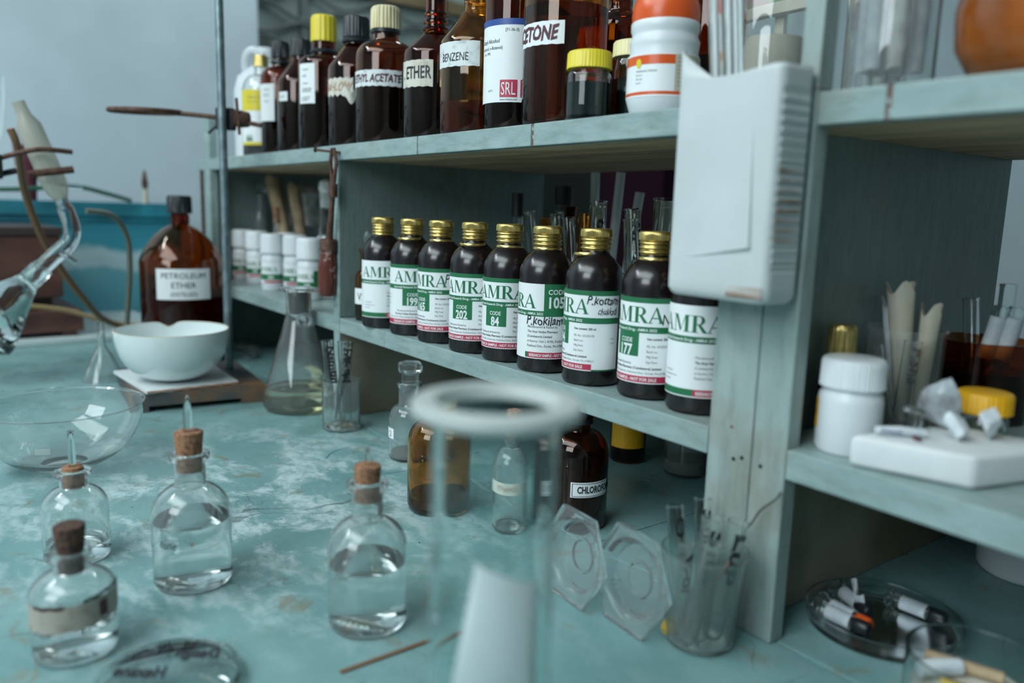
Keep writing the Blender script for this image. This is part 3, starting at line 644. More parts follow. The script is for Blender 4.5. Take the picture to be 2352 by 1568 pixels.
l = label_part(b, cylmap(0.044, ph, 0, 0, 0.0004), -0.066, 0.0240, 0.081, 0.1035, m_paper_grey, wavy=0.0006); q = MB(); f2 = cylmap(0.044, ph, 0, 0, 0.0008)
text(q, 'ETHYL ACETATE', 0.0108, 0.0222, 0.087, f2, align='R', width=0.080, shear=0.12, bold=0.03, jit=0.0006); obj('black_lettering', q, m_wine_ink, l, recalc=False)
b, ph = std_bottle('', 'uncapped dark amber bottle with ringed neck and aged label reading ETHER', (-0.9610, 0.0550), 0.0425, 0.113, 0.140, 0.186, 0.0135, m_amber_dk, 0.095, m_blackliq, shoulder='cone', group=UG)
obj('screw_thread', MB().lathe([(0.0137, 0.1405), (0.0175, 0.1425), (0.0178, 0.145), (0.0140, 0.1465), (0.0140, 0.1500), (0.0165, 0.1515), (0.0165, 0.1540), (0.0140, 0.156), (0.0140, 0.160), (0.0158, 0.1615), (0.0158, 0.1638), (0.0139, 0.166), (0.0137, 0.1405)], 48), m_amber_dk, b)
obj('stopper', MB().lathe([(0, 0.180), (0.010, 0.180), (0.0118, 0.20), (0, 0.20)], 24), m_cork, b)
l = label_part(b, cylmap(0.0425, ph, 0, 0, 0.0004), -0.060, -0.0030, 0.0655, 0.099, m_paper_old, wavy=0.0006); q = MB(); f2 = cylmap(0.0425, ph, 0, 0, 0.0008)
text(q, '. ETHER', 0.0155, -0.0050, 0.0760, f2, align='R', bold=0.018, squeeze=0.62, jit=0.0004); obj('black_lettering', q, m_ink, l, recalc=False)
b, ph = std_bottle('', 'light amber bottle with sloping shoulder and smudged label reading BENZENE', (-0.8640, 0.0560), 0.0455, 0.112, 0.150, 0.172, 0.0165, m_amber_lt, 0.040, m_redliq, shoulder='cone', lip=True, group=UG)
l = label_part(b, cylmap(0.0455, ph, 0, 0, 0.0004), -0.064, 0.0040, 0.0790, 0.1080, m_paper_grey, wavy=0.0004); q = MB(); f2 = cylmap(0.0455, ph, 0, 0, 0.0008)
text(q, 'BENZENE', 0.0095, -0.0100, 0.0855, f2, align='R', shear=0.05, bold=0.0, squeeze=0.70, jit=0.0004); obj('black_lettering', q, m_ink, l, recalc=False)
b, ph = std_bottle('', 'tall amber bottle wrapped in large printed white label with blue top band', (-0.7810, 0.0550), 0.0365, 0.146, 0.182, 0.200, 0.0150, m_amber_dk, 0.122, m_blackliq, group=UG)
cap(b, 0.018, 0.195, 0.222, m_blackcap)
f = cylmap(0.0365, ph, 0, 0, 0.0004); f2 = cylmap(0.0365, ph, 0, 0, 0.0007); f3 = cylmap(0.0365, ph, 0, 0, 0.0010)
l = label_part(b, f, -0.060, 0.060, 0.031, 0.1215)
obj('colour_band', patch(MB(), f2, -0.060, 0.060, 0.1150, 0.1215), m_blue, l, recalc=False)
for a_, b_ in ((-0.0172, 0.0030), (0.0065, 0.0267)): obj('red_square', patch(MB(), f2, a_, b_, 0.0365, 0.0555), m_red, l, recalc=False)
for a_ in (-0.0155, 0.0082): q = MB(); text(q, 'SRL', 0.0140, a_, 0.0390, f3, width=0.0165); obj('white_lettering', q, m_white_ink, l, recalc=False)
q = MB(); text(q, '[71-36-3]', 0.0030, 0.0030, 0.1080, f2, align='R', squeeze=0.95); text(q, 'n-Butyl Alcohol', 0.0044, -0.0190, 0.0960, f2, align='R'); text(q, '(1-Butanol, n-Butanol)', 0.0036, -0.0150, 0.0890, f2, align='R')
text(q, 'min. 99%', 0.0030, -0.0320, 0.0835, f2, align='R'); text(q, 'www.srlchem.com', 0.0022, 0.0030, 0.0330, f2, width=0.0200, align='R')
text(q, 'LOT 2', 0.0022, -0.034, 0.043, f2); obj('black_lettering', q, m_ink, l, recalc=False)
b, ph = std_bottle('', 'largest amber bottle of the upper shelf, half full, label reading ACETONE in smeared ink', (-0.6880, 0.052), 0.0450, 0.150, 0.185, 0.205, 0.0160, m_amber_lt, 0.1215, m_redliq, group=UG)
cap(b, 0.0185, 0.200, 0.228, m_blackcap)
l = label_part(b, cylmap(0.045, ph, 0, 0, 0.0004), -0.062, -0.0010, 0.0790, 0.1020, m_paper, wavy=0.0003); q = MB(); f2 = cylmap(0.045, ph, 0, 0, 0.0008)
text(q, 'ACETONE', 0.0140, -0.0085, 0.0840, f2, align='R', shear=0.15, bold=0.035, width=0.066, jit=0.0008); obj('smeared_lettering', q, m_wine_ink, l, recalc=False)
# small jars
def jar(label, xy, z, r, h, lidr, lidh, m, lm, level, lidm, name='glass_jar', group=None):
    b = thing(name, label, 'jar', (xy[0], xy[1], z), 0, group)
    p = [(0, 0.001), (r*0.85, 0), (r, 0.002), (r, h*0.82), (r*0.96, h*0.90), (r*0.86, h*0.95), (r*0.86, h)]
    vessel(b, p, 0.0015, m, level, lm); cap(b, lidr, h-0.001, h+lidh, lidm, 40, 0.0002, 'lid'); return b
jar('small jar of black-green liquid with bright yellow lid in front of the largest amber bottle', (-0.6180, 0.030-0.004), ZU, 0.0225, 0.0505, 0.0222, 0.0160, m_tube, m_greenliq, 0.036, m_yellow, group='small specimen jars')
jar('small jar of dark liquid with pale cream lid, right of the yellow-lidded jar', (-0.6120, 0.0800), ZU, 0.0210, 0.0680, 0.0212, 0.0150, m_tube, m_greenliq, 0.045, m_cream2, group='small specimen jars')
# white jar with orange dome lid
b = thing('powder_jar', 'white plastic jar with orange domed lid and orange and white label', 'jar', (-0.5379, 0.046, ZU))
obj('jar_body', MB().lathe([(0, 0), (0.027, 0), (0.0295, 0.004), (0.0325, 0.014), (0.0325, 0.052), (0.031, 0.056), (0.0318, 0.062), (0.0322, 0.066), (0.0300, 0.0705), (0.0300, 0.073), (0.0312, 0.076), (0.0312, 0.082), (0.029, 0.085), (0, 0.085)], 56), m_white, b)
obj('lid', MB().lathe([(0, 0.083), (0.0305, 0.083), (0.0310, 0.090), (0.0300, 0.098), (0.0265, 0.106), (0.0200, 0.113), (0.010, 0.117), (0, 0.118)], 56), m_orange, b)
ph = toward_cam((-0.5379, 0.046)); f = cylmap(0.0325, ph, 0, 0, 0.0003); f2 = cylmap(0.0325, ph, 0, 0, 0.0005); f3 = cylmap(0.0325, ph, 0, 0, 0.0007)
l = label_part(b, f, -0.050, 0.050, 0.0150, 0.0525)
obj('orange_band', patch(MB(), f2, -0.050, 0.0105, 0.0430, 0.0510), m_orange, l, recalc=False); obj('orange_band', patch(MB(), f2, -0.05, 0.05, 0.0168, 0.0195), m_orange, l, recalc=False)
obj('cream_panel', patch(MB(), f3, 0.0105, 0.050, 0.0200, 0.0515), m_beige, l, recalc=False)
q = MB()
for k in range(8): text(q, 'Net weight when packed', 0.0014, 0.0125, 0.0475-k*0.0034, cylmap(0.0325, ph, 0, 0, 0.0009))
for k in range(4): text(q, ('Disinfectant Cleanser', 'Batch No.', 'Mfd. Date', 'Net Wt.')[k], 0.0020 if k == 0 else 0.0015, -0.0260, 0.0365-k*0.0034, f3)
obj('fine_print', q, m_grey_ink, l, recalc=False)
obj('yellow_emblem', MB().add([f3(-0.0235+0.0030*math.cos(a*PI/6), 0.0440+0.0042*math.sin(a*PI/6)) for a in range(12)], [tuple(range(12))]), m_yellow, l, recalc=False)
# behind them
b, ph = std_bottle('', 'dusty amber bottle with bare wide neck standing behind the small jars', (-0.7300, 0.170), 0.032, 0.120, 0.148, 0.172, 0.0150, m_amber_dk, 0.05, m_blackliq, lip=True, group=UG)
b, ph = std_bottle('', 'amber bottle with blue cap behind the largest amber bottle', (-0.8200, 0.235), 0.030, 0.125, 0.150, 0.165, 0.013, m_amber_dk, 0.05, m_blackliq, group=UG)
cap(b, 0.0155, 0.158, 0.180, m_bluecap)
b, ph = std_bottle('', 'amber bottle standing behind the orange-lidded jar and the hanging jug', (-0.5720, 0.150), 0.030, 0.120, 0.148, 0.170, 0.0130, m_amber_dk, 0.07, m_blackliq, group=UG)
cap(b, 0.0155, 0.165, 0.188, m_blackcap)
b = thing('plastic_canister', 'large white plastic canister behind the gold-capped bottle at the left end', 'canister', (-1.80, 0.125, ZU))
obj('canister_body', MB().lathe([(0, 0), (0.062, 0), (0.068, 0.006), (0.068, 0.150), (0.060, 0.180), (0.030, 0.205), (0.024, 0.208), (0.024, 0.225), (0, 0.225)], 40), m_white, b)
obj('handle', MB().tube(smooth_path([(-0.05, -0.02, 0.165), (-0.03, -0.035, 0.215), (0.0, -0.03, 0.236), (0.02, -0.01, 0.225)]), 0.009, 8), m_white, b)
cap(b, 0.026, 0.222, 0.243, m_white)
# picture, jar with bundle, instrument tubes jar, orange flask
b = thing('framed_picture', 'small pale-framed colour print propped up behind the hanging jug', 'picture', (-0.5420, 0.215, ZU+0.0003))
for (x0, x1, z0, z1) in ((-0.058, 0.058, 0.118, 0.130), (-0.058, 0.058, 0.232, 0.244), (-0.058, -0.047, 0.130, 0.232), (0.047, 0.058, 0.130, 0.232)):
    obj('frame_side', MB().box(x0, x1, -0.006, 0.006, z0, z1, 0.001), m_frame, b)
obj('print', MB().box(-0.047, 0.047, 0.0, 0.004, 0.130, 0.232), m_print, b)
obj('support_strut', MB().box(-0.006, 0.006, 0.006, 0.014, 0.0, 0.20, 0.001), m_frame, b)
b = thing('storage_jar', 'clear glass jar holding a beige paper bundle behind the post', 'jar', (-0.4700, 0.115, ZU))
vessel(b, [(0, 0.001), (0.032, 0), (0.035, 0.003), (0.035, 0.118), (0.032, 0.124), (0.032, 0.130)], 0.0016, m_clear)
tag(obj('paper_bundle', MB().lathe([(0, 0.006), (0.024, 0.006), (0.028, 0.03), (0.028, 0.060), (0.024, 0.070), (0, 0.072)], 20, mod=lambda r, z, a: r*(1+0.06*math.sin(3*a+z*90))), m_beige), 'beige paper bundle inside the clear jar behind the post', 'bundle').location = (-0.4700, 0.115, ZU)

# right of the post, upper shelf
for (label, x, y, r, h, seed) in (('large square-set glass jar packed with test tubes, second right of the post', -0.3370, 0.080, 0.031, 0.20, 3), ('glass jar of pale test tubes closest to the right side of the post', -0.4120, 0.190, 0.029, 0.18, 5)):
    b = thing('tube_jar', label, 'jar', (x, y, ZU)); random.seed(seed)
    vessel(b, [(0, 0.001), (r*0.9, 0), (r, 0.003), (r, h)], 0.002, m_clear)
    t2 = thing('test_tube_bundle', 'bundle of white-wrapped tubes in the '+('front' if seed == 3 else 'rear')+' glass jar right of the post', 'test tubes', (x, y, ZU))
    for k in range(7):
        a = k*2*PI/7; rr = r*0.60 if k else 0
        p0 = (rr*math.cos(a), rr*math.sin(a), 0.022); p1 = (rr*1.12*math.cos(a), rr*1.12*math.sin(a), h*0.62+0.02*random.random())
        obj('wrapped_tube', MB().tube([p0, p1], 0.0060, 12), m_paperwhite if k % 3 else m_cotton, t2)
b = thing('round_flask', 'big amber round flask of orange liquid at the top right', 'flask', (-0.2180, 0.062, ZU))
vessel(b, [(0, 0.001), (0.035, 0), (0.048, 0.004), (0.058, 0.022), (0.060, 0.045), (0.054, 0.072), (0.040, 0.096), (0.022, 0.115), (0.016, 0.125), (0.016, 0.19)], 0.002, m_tube, 0.085, m_orangeliq, n=56)
b = thing('wall_plate_behind', 'dark bottle between the tube jar and the orange flask', 'bottle', (-0.3100, 0.235, ZU)); b.name = 'dark_bottle'
vessel(b, outer_profile(0.030, 0.12, 0.15, 0.17, 0.013), 0.002, m_amber_dk, 0.11, m_blackliq)

# ============================================================ LEFT COMPARTMENT
JP = [(-1.8180, 0.0700), (-1.7302, 0.0728), (-1.5830, 0.0540), (-1.5300, 0.0800), (-1.4022, 0.0570)]
JL = ['white tablet jar with green and white label, farthest left, half hidden by the stand rod', 'white tablet jar second from left with large green square on its label',
      'white tablet jar in the middle of the group of five by the retort stand', 'white tablet jar with a handwritten mark on its label, fourth from left', 'white tablet jar nearest the brown-handled tool']
for i, (x, y) in enumerate(JP):
    b = thing('tablet_jar', JL[i], 'jar', (x, y, ZL), 0, 'white tablet jars in the left compartment'); ph = toward_cam((x, y)); r = 0.0235
    obj('jar_body', MB().lathe([(0, 0), (r*0.9, 0), (r, 0.003), (r, 0.060), (r*0.96, 0.066), (r*0.85, 0.071), (r*0.85, 0.08), (0, 0.08)], 40), m_white, b)
    cap(b, r*1.02, 0.0745, 0.1130, m_white, 40, 0.0002)
    l = label_part(b, cylmap(r, ph, 0, 0, 0.0003), -0.030, 0.030, 0.016, 0.056); f2 = cylmap(r, ph, 0, 0, 0.0005); f3 = cylmap(r, ph, 0, 0, 0.0007)
    obj('green_band', patch(MB(), f2, -0.030, 0.030, 0.0215, 0.0335), m_green, l, recalc=False); obj('green_block', patch(MB(), f2, 0.006 if i in (1, 4) else 0.026, 0.030, 0.0335, 0.054), m_green, l, recalc=False)
    obj('red_band', patch(MB(), f2, -0.02, 0.030, 0.0160, 0.0200), m_red, l, recalc=False)
    q = MB(); serif(q, 'AMRA', 0.0095, -0.032, 0.0385, f2, 1.0); obj('brand_lettering', q, m_green, l, recalc=False)
    q = MB(); text(q, ('165', '199', '202', '84', '177')[i], 0.006, -0.010, 0.0245, f3, bold=0.03); obj('white_lettering', q, m_white_ink, l, recalc=False)
    if i == 3: q = MB(); text(q, 'R', 0.009, 0.008, 0.049, f3, bold=0.02); obj('black_lettering', q, m_ink, l, recalc=False)
for (x, y, label) in ((-1.638, 0.106, 'white tablet jar in the back row behind the second jar'), (-1.480, 0.128, 'white tablet jar in the back row toward the brown-handled tool')):
    b = thing('tablet_jar', label, 'jar', (x, y, ZL), 0, 'white tablet jars in the left compartment')
    obj('jar_body', MB().lathe([(0, 0), (0.020, 0), (0.0215, 0.003), (0.0215, 0.060), (0.018, 0.071), (0.018, 0.08), (0, 0.08)], 32), m_white, b); cap(b, 0.022, 0.0745, 0.1130, m_white, 40, 0.0002)
def paper_roll(name, label, p0, p1, r0, r1, m, cat='paper roll'):
    b = thing(name, label, cat, p0); d = Vector(p1)-Vector(p0)
    q = MB(); n = 26; L = 6; vs = []
    ax = d.normalized(); a = ax.orthogonal().normalized(); c = ax.cross(a)
    for j in range(L+1):
        for k in range(n+1):
            t = 2.3*PI*2*k/n/2+0.3*j/L; rr = (r0+(r1-r0)*j/L)*(1-0.16*k/n)*(1+0.05*math.sin(5*t+j))
            vs.append(ax*d.length*j/L + a*math.cos(t)*rr + c*math.sin(t)*rr + (ax*0.006*math.sin(3*t) if j == L else Vector()))
    q.add(vs, [(j*(n+1)+k, j*(n+1)+k+1, (j+1)*(n+1)+k+1, (j+1)*(n+1)+k) for j in range(L) for k in range(n)], True)
    obj('rolled_sheet', q, m, b, recalc=False); return b
paper_roll('paper_roll', 'tan paper roll sticking up in the left compartment behind the white jars', (-1.692, 0.142, ZL+0.010), (-1.795, 0.132, 0.388), 0.012, 0.018, m_tan)
paper_roll('paper_roll', 'tan folded paper roll leaning beside the first roll in the left compartment', (-1.655, 0.158, ZL+0.010), (-1.735, 0.158, 0.372), 0.010, 0.015, m_tan)
b, ph = std_bottle('', 'clear bottle with white cloth tied over its stopper at the back of the left compartment', (-1.792, 0.212), 0.040, 0.11, 0.15, 0.17, 0.018, m_clear, 0.03, m_sedim, z=ZL, name='clear_bottle')
obj('cloth_cover', MB().lathe([(0, 0.215), (0.014, 0.212), (0.028, 0.198), (0.022, 0.18), (0.021, 0.172), (0.036, 0.150), (0.046, 0.125), (0.0445, 0.124), (0.03, 0.150), (0.0205, 0.170)], 36, mod=lambda r, z, a: r*(1+0.07*math.sin(7*a+z*60))), m_cotton, b)
for k, (x, y, h, label) in enumerate(((-1.80, 0.330, 0.20, 'tall stoppered clear bottle at the very back left of the left compartment'), (-1.835, 0.200, 0.19, 'narrow stoppered clear bottle left of the tan paper rolls'), (-1.683, 0.100, 0.140, 'small corked clear vial beside the paper roll in the left compartment'))):
    b, ph = std_bottle('', label, (x, y) if k != 1 else (-1.828, 0.116), (0.026, 0.014, 0.011)[k], h*0.6, h*0.82, h, (0.010, 0.0075, 0.007)[k], m_clear, None, None, lip=True, z=ZL, name='clear_bottle')
    obj('stopper', MB().lathe([(0, h-0.008), (0.008, h-0.008) if k < 2 else (0.005, h-0.008), (0.009 if k < 2 else 0.007, h+0.004), (0.013 if k < 2 else 0.007, h+0.014), (0.010 if k < 2 else 0.006, h+0.024), (0, h+0.026)], 20), m_hazy if k < 2 else m_cork, b)
b = thing('cotton_plugged_cylinder', 'tall narrow glass cylinder with white cotton plug behind the hanging brown-handled tool', 'cylinder', (-1.419, 0.102, ZL))
vessel(b, [(0, 0.001), (0.016, 0), (0.017, 0.002), (0.017, 0.195)], 0.0012, m_hazy)
obj('cotton_plug', MB().lathe([(0, 0.165), (0.015, 0.168), (0.0155, 0.195), (0.018, 0.203), (0.015, 0.216), (0.007, 0.221), (0, 0.221)], 20, mod=lambda r, z, a: r*(1+0.06*math.sin(5*a+z*80))), m_cotton, b)
b = thing('paper_packet', 'tan paper packet standing in the left compartment beside the divider', 'packet', (-1.225, 0.060, ZL))
obj('packet_body', MB().box(-0.030, 0.030, -0.020, 0.020, 0, 0.040, 0.004), m_tan, b); obj('packet_fold', MB().box(-0.028, 0.028, -0.004, 0.004, 0.039, 0.056, 0.001), m_tan, b)

# bottle labelled VSR
b = thing('stoppered_bottle', 'small glass-stoppered bottle of brown liquid, white label reading VSR', 'bottle', (-1.1125, 0.030, ZL)); ph = toward_cam((-1.1125, 0.03))
vessel(b, outer_profile(0.0190, 0.062, 0.078, 0.110, 0.0110, 0.0135), 0.0012, m_amber_lt, 0.050, m_blackliq)
obj('stopper', MB().lathe([(0, 0.088), (0.0085, 0.088), (0.0096, 0.110), (0.0085, 0.113), (0.004, 0.117), (0.0065, 0.124), (0.0055, 0.132), (0.002, 0.137), (0, 0.140)], 24), m_clear, b)
l = label_part(b, cylmap(0.0190, ph, 0, 0, 0.0004), -0.026, 0.024, 0.026, 0.050); q = MB(); text(q, 'VSR', 0.0125, -0.0165, 0.0315, cylmap(0.0190, ph, 0, 0, 0.0007), squeeze=0.65, jit=0.0005); obj('black_lettering', q, m_ink, l, recalc=False)
# ============================================================ GLASSWARE ON THE BENCH
GC = 'corked reagent bottles on the open bench'
def corked(label, xy, r, zf, zn, zt, rn, rl, level, corkz, corkr, corkm=m_cork, stem=None, lm=m_water, rot=0.0):
    b = thing('corked_bottle', label, 'bottle', (xy[0], xy[1], 0), 0, GC)
    vessel(b, outer_profile(r, zf*0.97, zn, zt, rn, rl, shoulder='soft'), 0.0017, m_clear, level, lm, n=64)
    ri = rn-0.0023
    obj('cork', MB().lathe([(0, zt-0.016), (ri*0.94, zt-0.016), (ri, zt-0.001), (corkr, corkz-0.003), (corkr*0.97, corkz-0.0008), (corkr*0.85, corkz), (0, corkz-0.0005)], 28, mod=lambda r_, z, a: r_*(1+0.02*math.sin(9*a+z*700))), corkm, b)
    if stem:
        h, sr, tip = stem
        o = MB().lathe([(sr, corkz-0.002), (sr, corkz+h*0.45), (sr*(1 if not tip else 0.75), corkz+h*0.75), (sr*(0.9 if not tip else 0.4), corkz+h*0.97), (sr*(0.5 if not tip else 0.25), corkz+h),
                        (0, corkz+h), (0, corkz+h-0.001), (sr*(0.5 if not tip else 0.2), corkz+h-0.003), (sr*0.6, corkz+h*0.7), (sr*0.65, corkz+h*0.4), (sr*0.65, corkz-0.002), (sr, corkz-0.002)], 20)
        obj('glass_stem', o, m_tube, b)
    return b, toward_cam(xy)
corked('corked clear bottle with glass tube, nearly empty, behind the bottle with brown-edged label', (-0.8115, -0.4210), 0.0285, 0.052, 0.070, 0.0850, 0.0118, 0.0165, 0.0160, 0.0885, 0.0092, stem=(0.034, 0.0032, False))
b, ph = corked('corked clear bottle with stained paper band round its middle, at the front left', (-0.6352, -0.4478), 0.0292, 0.050, 0.064, 0.0780, 0.0112, 0.0140, 0.0235, 0.0985, 0.0110, m_cork_dk)
l = label_part(b, cylmap(0.0292, ph, 0, 0, 0.0003, tilt=0.06), -0.042, 0.044, 0.0285, 0.0480, m_band, wavy=0.0008)
obj('brown_tape_edge', patch(MB(), cylmap(0.0292, ph, 0, 0, 0.0006, tilt=0.06), -0.030, -0.006, 0.0462, 0.0490, wavy=0.0006), m_rust, l, recalc=False)
obj('dark_tape_edge', patch(MB(), cylmap(0.0292, ph, 0, 0, 0.0006, tilt=0.16), 0.006, 0.040, 0.0470, 0.0495, wavy=0.0006), m_rubber, l, recalc=False)
obj('stain', patch(MB(), cylmap(0.0292, ph, 0, 0, 0.0006), 0.017, 0.0235, 0.0335, 0.0455, wavy=0.001), m_wine_ink, l, recalc=False)
b, ph = corked('corked clear bottle two-thirds full with tapered glass tube, left centre of the bench', (-0.7034, -0.3444), 0.0332, 0.068, 0.090, 0.1180, 0.0130, 0.0170, 0.0590, 0.1375, 0.0122, stem=(0.032, 0.0042, True))
q = MB(); text(q, 'tone', 0.0075, -0.029, 0.0425, cylmap(0.0332, ph, 0, 0, 0.0004), shear=0.15, squeeze=0.8, jit=0.0006); obj('marker_lettering', q, m_ink, b, recalc=False)
q = MB(); fq = cylmap(0.0332, ph, 0, 0, 0.0004); text(q, 'a', 0.006, -0.002, 0.045, fq, bold=0.0); obj('red_mark', q, m_rust_ink, b, recalc=False)
b, ph = corked('corked clear bottle half full of water, nearest the tall cylinder', (-0.5513, -0.2487), 0.0314, 0.070, 0.090, 0.1200, 0.0122, 0.0165, 0.0530, 0.1335, 0.0108, stem=(0.015, 0.0020, True))
q = MB(); text(q, 'Kfuna', 0.0045, -0.027, 0.049, cylmap(0.0314, ph, 0, 0, 0.0004), shear=0.15, squeeze=0.8, jit=0.0006); obj('marker_lettering', q, m_grey_ink, b, recalc=False)
b, ph = corked('corked clear bottle with cream label band, seen through the tall cylinder', (-0.6460, -0.0300), 0.0234, 0.072, 0.090, 0.1170, 0.0095, 0.0115, None, 0.1290, 0.0090)
l = label_part(b, cylmap(0.0234, ph, 0, 0, 0.0003), -0.034, 0.030, 0.0430, 0.0560, m_paper_old)
q = MB(); text(q, 'ETHANOL', 0.0050, -0.018, 0.0475, cylmap(0.0234, ph, 0, 0, 0.0006)); obj('faded_lettering', q, m_rust_ink, l, recalc=False)
# glass stoppered bottle
b = thing('glass_stoppered_bottle', 'empty clear bottle with faceted glass stopper under the medicine shelf', 'bottle', (-0.9167, -0.0047, 0)); ph = toward_cam((-0.9167, -0.0047))
vessel(b, outer_profile(0.0279, 0.052, 0.075, 0.1035, 0.0150, 0.0172), 0.0016, m_clear, 0.008, m_sedim, n=56, liqname='residue')
st = obj('stopper', MB().lathe([(0, 0.076), (0.0085, 0.076), (0.0110, 0.100), (0.0112, 0.1150), (0.0112, 0.1155), (0.0095, 0.1160), (0, 0.1160)], 32), m_clear, b)
obj('stopper_head', MB().lathe([(0, 0.1162), (0.0120, 0.1162), (0.0166, 0.1185), (0.0170, 0.1200), (0.0170, 0.1270), (0.0160, 0.1295), (0.0130, 0.1312), (0, 0.1312)], 8, smooth=False), m_clear, b)
l = label_part(b, cylmap(0.0279, ph, 0, 0, 0.0003), -0.046, -0.0235, 0.030, 0.044); q = MB(); text(q, '2', 0.008, -0.0325, 0.033, cylmap(0.0279, ph, 0, 0, 0.0006)); obj('black_lettering', q, m_ink, l, recalc=False)
# amber and chloroform
b = thing('amber_bottle', 'light-brown amber bottle standing on the bench left of the tall cylinder', 'bottle', (-0.7380, -0.0717, 0.0))
vessel(b, outer_profile(0.0318, 0.076, 0.106, 0.120, 0.0125, base=0.18), 0.0020, m_amber_lt, 0.0170, m_ambliq, n=56)
cap(b, 0.0145, 0.110, 0.128, m_cream, 24, 0.0003)
b = thing('chloroform_bottle', 'dark amber bottle labelled CHLOROFORM on the bench', 'bottle', (-0.6209, 0.0360, 0.0)); b.name = 'amber_bottle'; ph = toward_cam((-0.6209, 0.036))
vessel(b, outer_profile(0.0335, 0.078, 0.108, 0.122, 0.0125), 0.0020, m_amber_dk, 0.070, m_ambliq, n=56)
cap(b, 0.0145, 0.1125, 0.132, m_blackcap, 24, 0.0003)
fq = cylmap(0.0335, ph, 0, 0, 0.0003); l = label_part(b, fq, -0.006, 0.040, 0.0395, 0.0560); f2 = cylmap(0.0335, ph, 0, 0, 0.0006)
q = MB(); text(q, 'CHLOROFORM', 0.0072, 0.0010, 0.0445, f2, width=0.046, bold=0.03); obj('black_lettering', q, m_ink, l, recalc=False)
for (a0, a1, c0, c1) in ((-0.0045, 0.040, 0.0407, 0.0412), (-0.0045, 0.040, 0.0543, 0.0548), (-0.0045, -0.0039, 0.0407, 0.0548)): obj('border_line', patch(MB(), f2, a0, a1, c0, c1), m_ink, l, recalc=False)

# conical filter flask
b = thing('filter_flask', 'conical filter flask with black stopper and pale yellow liquid', 'flask', (-1.2452, -0.0275, 0)); ph = toward_cam((-1.2452, -0.0275))
R0 = 0.0600
pf = [(0, 0.001), (R0*0.88, 0), (R0*0.97, 0.004), (R0, 0.011), (R0*0.97, 0.021), (R0*0.86, 0.045), (R0*0.68, 0.085), (R0*0.50, 0.122), (0.0235, 0.145), (0.0205, 0.158), (0.0205, 0.190), (0.0230, 0.1935), (0.0300, 0.1960), (0.0310, 0.1980), (0.0300, 0.2000), (0.0205, 0.2010)]
vessel(b, pf, 0.0018, m_clear, 0.036, m_yliq, n=64)
obj('stopper', MB().lathe([(0, 0.158), (0.0155, 0.158), (0.0186, 0.1955), (0.0186, 0.1960), (0, 0.1960)], 32), m_rubber, b)
dv = Vector((math.cos(ph), math.sin(ph), 0)).to_3d()
side = Vector((-dv.y, dv.x, 0))
p0 = dv*0.0200+side*0.004+Vector((0, 0, 0.150)); p1 = dv*0.050+side*0.008+Vector((0, 0, 0.153))
def open_tube(mb, p0, p1, r, t, n=24, flare=1.15):
    d = (Vector(p1)-Vector(p0)); L = d.length; xf = Matrix.Translation(p0) @ d.to_track_quat('Z', 'Y').to_matrix().to_4x4()
    return mb.lathe([(r, 0), (r, L-0.004), (r*flare, L-0.0012), (r*flare*0.98, L), (r-t*0.5, L), (r-t, L-0.004), (r-t, 0), (r, 0)], n, xf=xf)
obj('side_arm', open_tube(MB(), p0, p1, 0.0085, 0.0014, flare=1.5), m_clear, b)

def test_tube(mb, p0, p1, r, t=0.0009, n=20, lip=1.10):
    d = (Vector(p1)-Vector(p0)); L = d.length; xf = Matrix.Translation(p0) @ d.to_track_quat('Z', 'Y').to_matrix().to_4x4()
    return mb.lathe([(0, 0), (r*0.5, r*0.14), (r*0.86, r*0.5), (r, r), (r, L-0.003), (r*lip, L-0.0012), (r*lip, L-0.0003), (r-t, L), (r-t, r), (r*0.8-t*0.5, r*0.5+t), (r*0.45, r*0.18+t), (0, t)], n, xf=xf)
def tube_thing(label, base, off, L, r, m=m_tube, group=None, writing=None, lip=1.10, wm=m_ink, wu=0.0):
    """a test tube standing on its rounded end, leaning by OFF over its length"""
    b = thing('test_tube', label, 'test tube', base, 0, group)
    d = Vector((off[0], off[1], 0)); z = math.sqrt(max(1e-6, L*L-d.length_squared)); p1 = (d.x, d.y, z)
    obj('tube_wall', test_tube(MB(), (0, 0, 0), p1, r, lip=lip), m, b)
    if writing:
        ph = toward_cam(base); q = MB(); dd = Vector(p1).normalized(); s = Vector((-math.sin(ph), math.cos(ph), 0)); n = s.cross(dd) * (1 if s.cross(dd).dot(Vector((math.cos(ph), math.sin(ph), 0))) > 0 else -1)
        s = dd.cross(n)
        def fm(u, v):   # u runs down the tube, v around it
            a = v/r + wu; return Vector(p1)*0.93 - dd*u + (n*math.cos(a)+s*math.sin(a))*(r+0.0003)
        text(q, writing, min(0.0105, r*1.25), 0, 0, fm, shear=0.15, width=L*0.42, bold=0.035, jit=0.0006); obj('marker_lettering', q, wm, b, recalc=False)
    return b
def beaker(label, xy, z, r, h, m=m_clear, rb=None, lip=0.0015, t=0.0012, name='beaker'):
    b = thing(name, label, 'beaker', (xy[0], xy[1], z)); rb = rb or r
    vessel(b, [(0, 0.0008), (rb*0.88, 0), (rb*0.98, 0.002), (rb, 0.006), (r, h-0.004), (r+lip, h-0.0012), (r+lip, h)], t, m, n=48); return b
TBX, TBY = -1.0928, -0.0233
b = beaker('small glass beaker of test tubes beside the conical flask', (TBX, TBY), 0, 0.0285, 0.0765)
